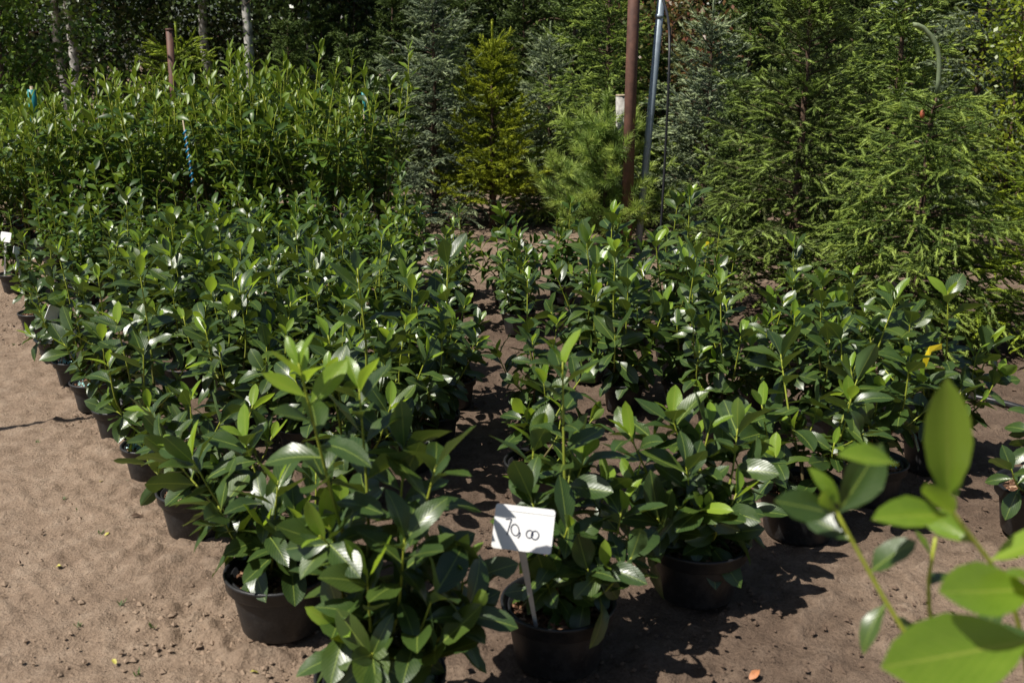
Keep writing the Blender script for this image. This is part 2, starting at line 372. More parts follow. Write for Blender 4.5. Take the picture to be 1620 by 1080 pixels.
for i, (w, c, f, wv, a) in enumerate([(.215, .12, .30, .12, .2), (.235, .24, .40, .18, -.3), (.20, .36, .25, .14, .3), (.245, .06, .50, .10, 0), (.225, .18, .15, .22, -.2), (.195, .48, .35, .16, .1), (.235, -.08, .35, .14, .2), (.22, .30, .55, .10, -.1)]):
    LEAF.append(laurel_leaf('leaf_%d' % i, M['leaf'], w, c, f, wv, a, bite=(4, 1) if i == 4 else None))
for i, (w, c, f, wv, a) in enumerate([(.19, -.05, .5, .06, .1), (.21, .10, .6, .1, -.2), (.18, .22, .4, .08, .2), (.215, -.12, .35, .1, 0)]):
    YOUNG.append(laurel_leaf('young_leaf_%d' % i, M['young_leaf'], w, c, f, wv, a))

def smooth_curve(pts, step=0.03):
    """Catmull-Rom through pts, resampled"""
    P = [Vector(p) for p in pts]; P = [P[0]*2-P[1]]+P+[P[-1]*2-P[-2]]
    out = []
    for i in range(1, len(P)-2):
        n = max(2, int((P[i+1]-P[i]).length/step))
        for k in range(n):
            t = k/n; a, b, c, d = P[i-1], P[i], P[i+1], P[i+2]
            out.append(0.5*((2*b)+(c-a)*t+(2*a-5*b+4*c-d)*t*t+(3*b-a-3*c+d)*t*t*t))
    out.append(P[-2]); return out
def leaves_on(curve, rng, start, spacing, size, young_n, leaf_list, tip_up=0.50, low=1.70, droop=0.22, rosette=True):
    """alternate leaves along one shoot; appends (matrix, young, variant)"""
    L = [0.0]
    for a, b in zip(curve, curve[1:]): L.append(L[-1]+(b-a).length)
    tot = L[-1]; s = start; az = rng.random()*6.28; k = 0
    pos = []
    while s < tot-0.004:
        pos.append(s); s += spacing*(0.7+0.6*rng.random())*(0.45 if s > tot-0.075 and rosette else 1)
    n = len(pos)
    for i, s in enumerate(pos):
        j = 0
        while j < len(L)-2 and L[j+1] < s: j += 1
        f = (s-L[j])/max(1e-6, L[j+1]-L[j]); p = curve[j].lerp(curve[j+1], f)
        T = (curve[min(j+2, len(curve)-1)]-curve[max(j-1, 0)]).normalized()
        fr = i/max(1, n-1)
        az += 2.40+rng.uniform(-0.35, 0.35)
        ref = Vector((0, 0, 1)) if abs(T.z) < 0.9 else Vector((1, 0, 0))
        e1 = T.cross(ref).normalized(); e2 = T.cross(e1)
        R = (e1*math.cos(az)+e2*math.sin(az)).normalized()
        ang = low+(tip_up-low)*fr**1.15+rng.uniform(-0.22, 0.22)
        d = (T*math.cos(ang)+R*math.sin(ang)); d.z -= droop*(1-fr); d.normalize()
        nrm = T*math.sin(ang)-R*math.cos(ang)
        nrm = (nrm+Vector((0, 0, 0.5))); nrm = (nrm-d*nrm.dot(d)).normalized()
        side = d.cross(nrm).normalized()
        roll = rng.gauss(0, 0.38); q = Quaternion(d, roll); nrm = q @ nrm; side = q @ side
        yg = (n-1-i) < young_n
        ln = size*rng.uniform(0.78, 1.15)*(1.0 if not yg else (0.62+0.34*(n-1-i)/max(1, young_n)))
        if fr < 0.15: ln *= 0.85
        mw = Matrix(((side.x, d.x, nrm.x, p.x), (side.y, d.y, nrm.y, p.y), (side.z, d.z, nrm.z, p.z), (0, 0, 0, 1)))
        wd = rng.uniform(0.88, 1.15)
        mw = mw @ Matrix.Diagonal((ln*wd, ln, ln, 1))
        leaf_list.append((mw, yg, rng.randrange(100)))
def gen_laurel(seed, h, spread, n_shoots, size=0.125, spacing=0.030, young=2, stems=3, bare=0.30, lean=(0, 0), shoots=None, zsoil=0.0, tall_young=0.35, lead_young=None):
    """returns (stem mesh, leaf list) in plant space, root at the origin on the soil.
    shoots: optional list of explicit tips (x, y, z)"""
    rng = random.Random(seed); mb = MB(); leaves = []
    tips = []
    if shoots: tips = [Vector(s) for s in shoots]
    else:
        a0 = rng.random()*6.28
        for i in range(n_shoots):
            a = a0+i*2.4+rng.uniform(-0.4, 0.4); r = spread*math.sqrt((i+0.3)/n_shoots)*rng.uniform(0.8, 1.15)
            z = h*(1.0-0.42*(i/max(1, n_shoots-1))**0.8)*rng.uniform(0.9, 1.05)
            if i == 0: z *= rng.uniform(1.04, 1.24)
            tips.append(Vector((r*math.cos(a)+lean[0]*z, r*math.sin(a)+lean[1]*z, z)))
    bases = []
    for k in range(stems):
        a = k*6.28/stems+rng.random(); bases.append(Vector((0.022*math.cos(a), 0.022*math.sin(a), -0.02)))
    for i, tip in enumerate(tips):
        b = bases[i % stems]
        hz = Vector((tip.x, tip.y, 0)); zt = tip.z
        m1 = b+Vector((hz.x*0.22, hz.y*0.22, zt*0.25))+Vector((rng.uniform(-.012, .012), rng.uniform(-.012, .012), 0))
        m2 = b+Vector((hz.x*0.68, hz.y*0.68, zt*0.60))+Vector((rng.uniform(-.022, .022), rng.uniform(-.022, .022), 0))
        cv = smooth_curve([b, m1, m2, tip])
        ln = sum((q-p).length for p, q in zip(cv, cv[1:]))
        r0 = 0.0042+0.0045*min(1.2, ln/0.7); rad = [r0+(0.0020-r0)*(j/(len(cv)-1))**0.8 for j in range(len(cv))]
        mb.tube(cv, rad, 5)
        yn = lead_young if (i == 0 and lead_young) else young if rng.random() < tall_young or i == 0 else rng.choice((0, 1, 2))
        leaves_on(cv, rng, ln*bare*rng.uniform(0.75, 1.2), spacing, size, yn, leaves)
        # side twigs low on the shoot
        if ln > 0.34 and rng.random() < 0.75:
            j = int(len(cv)*rng.uniform(0.28, 0.5)); p = cv[j]; a = rng.random()*6.28; l2 = rng.uniform(0.10, 0.2)
            q = p+Vector((math.cos(a)*l2*0.8, math.sin(a)*l2*0.8, l2*0.55)); mid = p.lerp(q, 0.5)+Vector((0, 0, -0.015))
            c2 = smooth_curve([p, mid, q]); mb.tube(c2, [0.0032+(0.0018-0.0032)*j2/(len(c2)-1) for j2 in range(len(c2))], 5, 0.3, 1.0)
            leaves_on(c2, rng, l2*0.25, spacing*0.95, size*0.92, rng.choice((0, 0, 2)), leaves)
    return mb.mesh('stem', M['stem']), leaves
def joined_leaves(name, leaves):
    """all the leaves of one far shrub in one mesh"""
    cache = {}
    V = []; F = []; UV = []; n = 0; T = []
    for mw, yg, k in leaves:
        me = (YOUNG if yg else LEAF)[k % (len(YOUNG) if yg else len(LEAF))]
        if me.name not in cache:
            cache[me.name] = np.array([v.co[:] for v in me.vertices])
        c = cache[me.name].reshape(8, 5, 3)[[0, 1, 3, 4, 6, 7]][:, [0, 2, 4]].reshape(-1, 3)
        m = np.array(mw); w = c@m[:3, :3].T+m[:3, 3]
        ii = np.arange(18).reshape(6, 3)+n
        F.append(np.stack([ii[:-1, :-1], ii[:-1, 1:], ii[1:, 1:], ii[1:, :-1]], -1).reshape(-1, 4)); V.append(w); n += 18
        T.append(np.full(18, 0.85 if yg else (k % 10)/16.0))
    return make_mesh(name, np.concatenate(V), np.concatenate(F), M['tall_leaf'], True, {'tint': np.concatenate(T)})

# ------------------------------------------------------------------ pots
def pot_profiles(R, H):
    r0 = R*0.76; rb = R*0.905; lip = H*0.24
    body = [(0.0, 0.0), (r0*0.86, 0.0), (r0*0.97, H*0.015), (r0, H*0.04), (rb-0.002, H-lip), (rb-0.002, H-lip*0.3)]
    inner = [(rb-0.007, H-lip*0.3), (r0-0.006, H*0.06), (0.0, H*0.05)]
    rim = [(rb-0.006, H-lip), (R-0.004, H-lip), (R-0.001, H-lip+0.004), (R, H-0.012), (R+0.0035, H-0.009), (R+0.004, H-0.003), (R+0.001, H), (R-0.004, H-0.001), (R-0.007, H-0.010), (rb-0.009, H-lip)]
    return body+inner, rim
def soil_mesh(R, H, seed, gran=False):
    rng = random.Random(seed); mb = MB(); rs = R*0.885; zs = H*0.80
    n = 28
    rings = [(0.02, 0.012), (0.3, 0.010), (0.6, 0.004), (0.85, 0.0), (1.0, -0.004)]
    V = []
    for f, dz in rings:
        for k in range(n):
            a = 2*math.pi*k/n; V.append((rs*f*math.cos(a), rs*f*math.sin(a), zs+dz+rng.uniform(-0.006, 0.006)))
    F = [(i*n+k, (i+1)*n+k, (i+1)*n+(k+1) % n, i*n+(k+1) % n) for i in range(len(rings)-1) for k in range(n)]+[tuple(range(n))]
    mb.add(V, F)
    peat = mb.mesh('soil', M['peat'])
    mc = MB()
    for k in range(260):
        a = rng.random()*6.28; r = rs*math.sqrt(rng.random())*0.95
        s = rng.uniform(0.005, 0.017)
        Mx = Matrix.Rotation(rng.random()*6.28, 3, 'Z') @ Matrix.Rotation(rng.uniform(-0.7, 0.7), 3, 'X') @ Matrix.Rotation(rng.uniform(-.6, .6), 3, 'Y')
        mc.box((r*math.cos(a), r*math.sin(a), zs+0.012*(1-r/rs)+rng.uniform(0, 0.007)), (s*rng.uniform(.8, 1.6), s*rng.uniform(.5, 1), s*0.4), Mx)
    chips = mc.mesh('bark_chips', M['mulch'], False)
    g = None
    if gran:
        mg = MB(); a0 = rng.random()*6.28
        for k in range(70):
            a = a0+rng.gauss(0, 0.5); r = rs*(0.55+rng.gauss(0, 0.14)); r = max(0, min(rs*0.92, r)); s = rng.uniform(0.003, 0.0055)
            mg.box((r*math.cos(a), r*math.sin(a), zs+0.017+rng.uniform(0, 0.006)), (s, s, s), Matrix.Rotation(rng.random()*3, 3, 'X') @ Matrix.Rotation(rng.random()*3, 3, 'Z'))
        g = mg.mesh('fertiliser_granules', M['granule'], False)
    return peat, chips, g
POTS = {}
for key, R, H in (('big', 0.156, 0.185), ('small', 0.104, 0.142), ('mid', 0.125, 0.165)):
    b, r = pot_profiles(R, H); mb = MB(); mb.lathe(b, 40); mr = MB(); mr.lathe(r, 40)
    POTS[key] = dict(R=R, H=H, body=mb.mesh('pot', M['pot']), rim=mr.mesh('rim', M['pot']), soils=[soil_mesh(R, H, s+len(key), s == 1) for s in range(3)])
def add_pot(root, key, soil=0, rz=0.0):
    P = POTS[key]
    p = link('pot', P['body'], root, Matrix.Rotation(rz, 4, 'Z')); link('rim', P['rim'], p)
    s = link('soil', P['soils'][soil][0], p); c = link('bark_chips', P['soils'][soil][1], p); c['kind'] = 'stuff'
    if P['soils'][soil][2]:
        g = link('fertiliser_granules', P['soils'][soil][2], p); g['kind'] = 'stuff'
    return P['H']*0.80
def place_laurel(loc, rz, key, plant, label, group=None, soil=0, scale=1.0, single=True, name='cherry_laurel', pot_tilt=0.0):
    root = empty(name, loc, rz, label, 'shrub', group)
    zs = add_pot(root, key, soil)
    stem, leaves = plant[:2]
    base = Matrix.Translation((0, 0, zs)) @ Matrix.Scale(scale, 4)
    link('stem', stem, root, base)
    if single:
        for mw, yg, k in leaves:
            me = YOUNG[k % len(YOUNG)] if yg else LEAF[k % len(LEAF)]
            o = bpy.data.objects.new('young_leaf' if yg else 'leaf', me); COL.objects.link(o); o.parent = root; o.matrix_basis = base @ mw
    else:
        f = link('foliage', plant[2], root, base); f['kind'] = 'stuff'
    return root

# ------------------------------------------------------------------ the big-pot laurels in front, each with its own shoots
def custom(pot_uv, key, tips, label, seed, soil=0, **kw):
    """pot_uv: pixel of the pot's foot centre; tips: (u, v, dy) seen at the pot's distance + dy"""
    P = POTS[key]; foot = G(*pot_uv); zs = P['H']*0.80
    sh = [A(u, v, foot.y+dy)-foot-Vector((0, 0, zs)) for u, v, dy in tips]
    plant = gen_laurel(seed, 0.6, 0.2, len(sh), shoots=sh, **kw)
    return place_laurel(foot, 0, key, plant, label, None, soil), foot
FRONT = []
def F_(uv, *a, **k): r, f = custom(uv, *a, **k); FRONT.append(f); return r
F_((448, 985), 'big', [(300, 720, .05), (385, 690, .15), (440, 760, -.1), (345, 800, -.05), (500, 740, .15), (540, 800, .05), (420, 830, -.1), (470, 820, -.1), (270, 720, .22), (520, 850, -.05)],
   'bushy cherry laurel in a wide black pot standing out over the bare track', 11, 0, size=0.148, spacing=0.027, stems=4, bare=0.26)
F_((606, 1165), 'big', [(472, 575, -.1), (568, 610, .1), (690, 735, .0), (640, 850, -.12), (735, 890, .08), (520, 830, -.05), (580, 900, -.15), (690, 930, -.12), (640, 700, .15), (745, 960, -.05), (555, 1010, -.1), (690, 1020, -.12)],
   'leggy cherry laurel with one tall pale shoot left of the handwritten price sign', 12, 0, size=0.145, spacing=0.030, stems=4, bare=0.2, lead_young=7)
F_((882, 1040), 'big', [(890, 570, .05), (925, 720, .1), (835, 770, .0), (985, 800, .05), (900, 830, -.1), (1000, 880, -.05), (930, 900, -.1), (845, 690, .12), (960, 760, .15)],
   'cherry laurel with a tall middle shoot behind the handwritten price sign', 13, 2, size=0.145, spacing=0.030, stems=3, bare=0.2)
F_((1100, 935), 'big', [(1062, 655, .05), (995, 685, 0), (1125, 665, .05), (1168, 668, .1), (1085, 735, -.1), (975, 840, -.12), (1165, 780, -.08), (1120, 800, -.14), (1005, 760, .05), (1040, 820, -.15), (1195, 725, .1), (1030, 690, .12), (1100, 700, .12)],
   'compact round cherry laurel with very glossy leaves right of the price sign', 14, 2, size=0.145, spacing=0.027, stems=4, bare=0.18)
F_((1262, 840), 'big', [(1348, 625, .0), (1205, 640, .05), (1290, 660, .1), (1235, 560, .15), (1320, 700, -.05), (1225, 720, -.08), (1190, 690, .1), (1360, 590, .15)],
   'open cherry laurel with lit soil in its pot beside the compact round one', 15, 0, size=0.14, spacing=0.028, stems=4, bare=0.33)
F_((1375, 790), 'mid', [(1375, 520, .1), (1418, 470, .05), (1345, 580, .0), (1440, 560, -.05), (1390, 610, -.08), (1330, 520, .15)],
   'upright cherry laurel with dark bare stems in front of the young spruces', 16, 1, size=0.135, spacing=0.028, stems=3, bare=0.36)
F_((1470, 740), 'mid', [(1500, 460, 0), (1440, 500, .05), (1545, 560, .05), (1580, 590, .0), (1520, 620, -.05), (1460, 600, -.1), (1570, 540, .1), (1480, 540, .12)],
   'wide cherry laurel with a yellow tape tag beside the black water pipe', 17, 2, size=0.138, spacing=0.028, stems=3, bare=0.28)
F_((312, 838), 'mid', [(232, 640, .05), (300, 625, .1), (352, 660, .0), (385, 710, -.03), (290, 720, -.05), (345, 740, -.08), (225, 690, .1), (400, 640, .15), (430, 690, .1)],
   'dense low cherry laurel in a black pot at the edge of the track', 18, 1, size=0.135, spacing=0.028, stems=4, bare=0.24)
F_((1640, 842), 'big', [(1640, 640, 0), (1600, 742, -.1), (1700, 680, .1), (1690, 600, 0)],
   'cherry laurel in a black pot standing alone near the end of the water pipe', 19, 0, size=0.125, stems=2, bare=0.3)
F_((850, 790), 'mid', [(860, 600, .1), (925, 590, .1), (890, 640, .0), (940, 660, .05), (840, 660, .1), (905, 700, -.05)],
   'slim cherry laurel hidden behind the tall-shooted one with the price sign', 20, 0, size=0.135, spacing=0.03, stems=3, bare=0.25)
# the out-of-focus laurel close to the lens
def near_laurel():
    foot = Vector((0.66, 1.02, 0)); zs = POTS['big']['H']*0.8
    rng = random.Random(5); mb = MB(); leaves = []
    b = Vector((0, 0, 0))
    def rel(u, v, Y): return A(u, v, Y)-foot-Vector((0, 0, zs))
    for pts, sz, yn, st in (([b, Vector((-.03, .03, .45)), rel(1480, 1090, 1.12), rel(1395, 940, 1.14), rel(1318, 800, 1.15)], 0.088, 1, 0.80),
                            ([b, Vector((.05, .02, .45)), rel(1640, 1150, 1.10), rel(1600, 950, 1.08), rel(1500, 800, 1.06)], 0.11, 3, 0.86),
                            ([b, Vector((.10, -.01, .5)), rel(1720, 1150, 1.0), rel(1690, 960, .98), rel(1650, 860, .97)], 0.12, 2, 0.75),
                            ([b, Vector((.0, .06, .4)), rel(1520, 1150, 1.2), rel(1470, 960, 1.22), rel(1480, 850, 1.22)], 0.075, 1, 0.86),
                            ([b, Vector((.02, -.03, .35)), rel(1700, 1300, .95), rel(1640, 1180, .92)], 0.12, 2, 0.55)):
        cv = smooth_curve(pts); ln = sum((q-p).length for p, q in zip(cv, cv[1:]))
        mb.tube(cv, [0.0075+(0.0022-0.0075)*j/(len(cv)-1) for j in range(len(cv))], 8, 0.2, 1.0)
        leaves_on(cv, rng, ln*st, 0.040, sz, yn, leaves, rosette=False)
    def one(u, v, Y, u2, v2, Y2, nrm, young, k, wd=1.0):
        p = rel(u, v, Y); q = rel(u2, v2, Y2); d = (q-p); ln = d.length; d.normalize()
        n = Vector(nrm); n = (n-d*n.dot(d)).normalized(); s = d.cross(n)
        mw = Matrix(((s.x, d.x, n.x, p.x), (s.y, d.y, n.y, p.y), (s.z, d.z, n.z, p.z), (0, 0, 0, 1))) @ Matrix.Diagonal((ln*wd, ln, ln, 1))
        leaves.append((mw, young, k))
    one(1500, 795, 1.06, 1497, 590, 1.03, (-.40, -.9, .5), True, 0, .78)
    one(1500, 800, 1.06, 1540, 735, 1.05, (.8, -.5, .3), True, 2, .7)
    one(1500, 815, 1.06, 1385, 812, 1.02, (0, -.55, .9), True, 1, .9)
    one(1640, 930, .97, 1470, 945, .93, (0, -.7, .8), True, 3, 1.0)
    one(1640, 1010, .95, 1375, 1062, .90, (.1, -.75, .7), True, 3, .95)
    one(1318, 812, 1.15, 1232, 790, 1.12, (-.2, -.8, .6), False, 0, 1.05)
    one(1322, 815, 1.15, 1400, 700, 1.17, (.3, -.8, .6), False, 3, 1.0)
    one(1330, 800, 1.15, 1290, 740, 1.14, (.2, -.9, .4), True, 2, .8)
    one(1420, 735, 1.10, 1330, 712, 1.07, (0, -.5, 1), True, 1, .9)
    place_laurel(foot, 0, 'big', (mb.mesh('stem', M['stem']), leaves), 'tall cherry laurel with big pale yellow-green leaves rising above the bare soil')
near_laurel()

# ------------------------------------------------------------------ the block of laurels in the middle
PROTO = []
for s in range(9):
    rng = random.Random(100+s)
    PROTO.append(gen_laurel(200+s, rng.uniform(0.50, 0.62), rng.uniform(0.18, 0.25), rng.choice((6, 7, 7, 8)), size=rng.uniform(0.115, 0.135), spacing=0.029, stems=3, bare=0.15, lean=(rng.uniform(-.08, .08), rng.uniform(-.08, .08))))
PROTO = [p+(joined_leaves('foliage', p[1]),) for p in PROTO]
EDGEP = [gen_laurel(260+s, 0.58, 0.17, 6, size=0.125, spacing=0.03, stems=3, bare=0.34, lean=(0, 0)) for s in range(4)]
EDGEP = [p+(joined_leaves('foliage', p[1]),) for p in EDGEP]
rng = random.Random(77)
spots = []
def try_spot(p, md=0.27):
    for q in FRONT+[s for s, _ in spots]:
        if (p-q).length < md: return False
    return True
EDGE = [(240, 752), (190, 689), (152, 645), (122, 608), (93, 573), (62, 528), (26, 462)]
for uv in EDGE:
    spots.append((G(*uv), 'edge'))
for uv in [(985, 645), (1078, 640), (1135, 690), (1060, 565), (1000, 545), (1205, 660), (1290, 690), (1320, 640), (1250, 600), (1120, 530), (1060, 500), (1400, 650),
           (940, 520), (930, 600), (985, 478), (690, 700), (650, 740), (560, 800), (480, 720), (720, 640), (660, 650), (590, 660), (580, 720), (520, 640), (890, 478)]:
    p = G(*uv)
    if try_spot(p, 0.2): spots.append((p, 'mid'))
for i in range(0, 16):
    for j in range(0, 16):
        p = ANG0+ROW*(i*0.375+0.15)+ACR*(j*0.40+(0.19 if i % 2 else 0))
        p += Vector((rng.uniform(-.05, .05), rng.uniform(-.05, .05), 0)); p.z = 0
        u, v = proj(p)
        if j == 0 or (u > 680 and v < 462) or p.y > 8.2 or u > 885 or u < -80 or v > 800: continue
        if 715 < u < 850 and v > 540: continue
        if 640 < u < 760 and v > 690: continue
        if v > 760 and u > 380: continue
        if not try_spot(p): continue
        spots.append((p, 'mid'))
nsingle = 0
for n, (p, kind) in enumerate(spots):
    single = p.y < 6.6
    pr = PROTO[(n*5+n//7) % len(PROTO)]
    if kind == 'edge':
        pr = EDGEP[n % 4]
        lab = 'cherry laurel in a small black pot lined up along the edge of the sandy track'; grp = 'laurels lining the track edge'
    else:
        u, v = proj(p); d = (p-ANG0).dot(ACR)
        if u > 900 and p.y > 5.0: lab = 'cherry laurel in a small black pot below the dark bushy spruce'; grp = 'laurels below the spruces'
        elif u > 900: lab = 'cherry laurel in a small black pot behind the compact round laurel'; grp = 'laurels behind the round laurel'
        elif u > 640 and v > 560: lab = 'cherry laurel in a small black pot bordering the strip of bare dark soil'; grp = 'laurels by the bare strip'
        elif d < 0.75: lab = 'cherry laurel in a small black pot in the second row from the sandy track'; grp = 'laurels of the second row'
        elif p.y > 6.2: lab = 'cherry laurel in a small black pot in the rows right before the tall laurels'; grp = 'laurels before the tall block'
        else: lab = 'cherry laurel in a small black pot deep inside the dense middle block'; grp = 'laurels of the dense middle block'
    place_laurel(p, rng.random()*6.28, 'small', pr, lab, grp, rng.choice((0, 0, 2, 1)) if kind == 'edge' else rng.choice((0, 2)), rng.uniform(0.78, 1.14)*(1.0 if p.y < 5.6 else 0.84), single)

# ------------------------------------------------------------------ tall laurels behind
def gen_tall(seed):
    rng = random.Random(seed); mb = MB(); leaves = []
    h = 1.36; n = rng.choice((4, 5, 6))
    for i in range(n):
        a = i*2.4+rng.random(); r = rng.uniform(0.08, 0.30); z = h*rng.uniform(0.72, 1.05)
        tip = Vector((r*math.cos(a), r*math.sin(a), z)); b = Vector((0.02*math.cos(a), 0.02*math.sin(a), -0.02))
        cv = smooth_curve([b, Vector((tip.x*.35, tip.y*.35, z*.3)), Vector((tip.x*.75+rng.uniform(-.03, .03), tip.y*.75+rng.uniform(-.03, .03), z*.66)), tip], 0.06)
        mb.tube(cv, [0.009+(0.0028-0.009)*(j/(len(cv)-1)) for j in range(len(cv))], 5)
        leaves_on(cv, rng, z*0.14, 0.050, 0.150, 5, leaves, 0.5, 1.7, 0.3)
        for k in range(4):
            j = int(len(cv)*rng.uniform(0.2, 0.75)); p = cv[j]; a2 = rng.random()*6.28; l2 = rng.uniform(0.14, 0.28)
            q = p+Vector((math.cos(a2)*l2*.6, math.sin(a2)*l2*.6, l2*.8)); c2 = smooth_curve([p, p.lerp(q, .5)+Vector((0, 0, -.02)), q], 0.06)
            mb.tube(c2, 0.003, 4, 0.5, 1.0); leaves_on(c2, rng, l2*.2, 0.048, 0.140, 3, leaves, 0.5, 1.6, 0.25)
    leaves = [(mw @ Matrix.Diagonal((0.80, 1, 1, 1)), y, k) for mw, y, k in leaves]
    return mb.mesh('stem', M['stem']), leaves, joined_leaves('foliage', leaves)
TALL = [gen_tall(300+s) for s in range(5)]
rng = random.Random(9); tl = []
for r_ in range(5):
    for c_ in range(17):
        v = [432, 408, 388, 370, 354][r_]; u = -70+c_*45+rng.uniform(-14, 14)+(20 if r_ % 2 else 0)
        p = G(u, v+rng.uniform(-4, 4)); 
        if u > 610-r_*8 or (u < 60 and r_ == 0): continue
        if not try_spot(p, 0.24): continue
        tl.append(p)
        sc = rng.uniform(0.88, 1.08)*(0.86 if u > 540 else 1)*(0.82 if u < 90 else 1)*(1.07 if 300 < u < 530 else 1)
        place_laurel(p, rng.random()*6.28, 'mid', TALL[rng.randrange(5)], *(('tall yellow-stemmed cherry laurel in the row of the rear block that faces the low laurels', 'front row of the tall laurels') if r_ == 0 else ('tall yellow-stemmed cherry laurel as high as a person inside the rear block', 'tall laurels of the rear block')), 0, sc, False)
p = G(605, 392)
place_laurel(p, 0.6, 'mid', TALL[2], 'tall thin cherry laurel standing apart at the end of the rear block', None, 0, 1.12, False)

# ------------------------------------------------------------------ conifers
def needles(S, E, tint, dens, nl, nw, rng, spread=0.95, core=0.34):
    S = np.array(S); E = np.array(E); tint = np.array(tint)
    D = E-S; L = np.linalg.norm(D, axis=1); D = D/L[:, None]
    k = np.maximum(3, np.round(L*dens)).astype(int); idx = np.repeat(np.arange(len(S)), k); n = len(idx)
    t = rng.random(n); P = S[idx]+(E-S)[idx]*t[:, None]; d = D[idx]
    r = rng.normal(size=(n, 3)); r[:, 2] += 0.25; r -= d*np.sum(r*d, 1)[:, None]; r /= np.linalg.norm(r, axis=1)[:, None]+1e-9
    a = spread*(0.7+0.5*rng.random(n)); a = a*(1-0.45*t*(tint[idx] > 0.6))
    nd = d*np.cos(a)[:, None]+r*np.sin(a)[:, None]
    w = np.cross(nd, rng.normal(size=(n, 3))); w /= np.linalg.norm(w, axis=1)[:, None]+1e-9
    ln = nl*(0.7+0.5*rng.random(n)); hw = nw/2
    V = np.stack([P-w*hw, P+w*hw, P+nd*ln[:, None]], 1).reshape(-1, 3)
    T = np.repeat(np.clip(tint[idx]+0.18*(rng.random(n)-0.5), 0, 1), 3)
    # the packed inner needles of each shoot: a slim spindle
    m = len(S); e1 = np.cross(D, np.array([0.3, 0.2, 1.0])); e1 /= np.linalg.norm(e1, axis=1)[:, None]+1e-9; e2 = np.cross(D, e1); rc = min(nl*core, 0.011)
    C = [S-D*0.006, E+D*0.008]; mid = S+(E-S)*0.5
    C += [mid+(e1*math.cos(a)+e2*math.sin(a))*rc for a in (0, math.pi/2, math.pi, 1.5*math.pi)]
    CV = np.stack(C, 1).reshape(-1, 3); o = (np.arange(m)*6)[:, None, None]+n*3
    CF = (np.array([[0, 2, 3], [0, 3, 4], [0, 4, 5], [0, 5, 2], [1, 3, 2], [1, 4, 3], [1, 5, 4], [1, 2, 5]])[None]+o).reshape(-1, 3)
    return np.concatenate([V, CV]), np.concatenate([np.arange(n*3).reshape(-1, 3), CF]), np.concatenate([T, np.repeat(np.clip(tint*0.85, 0, 1), 6)])
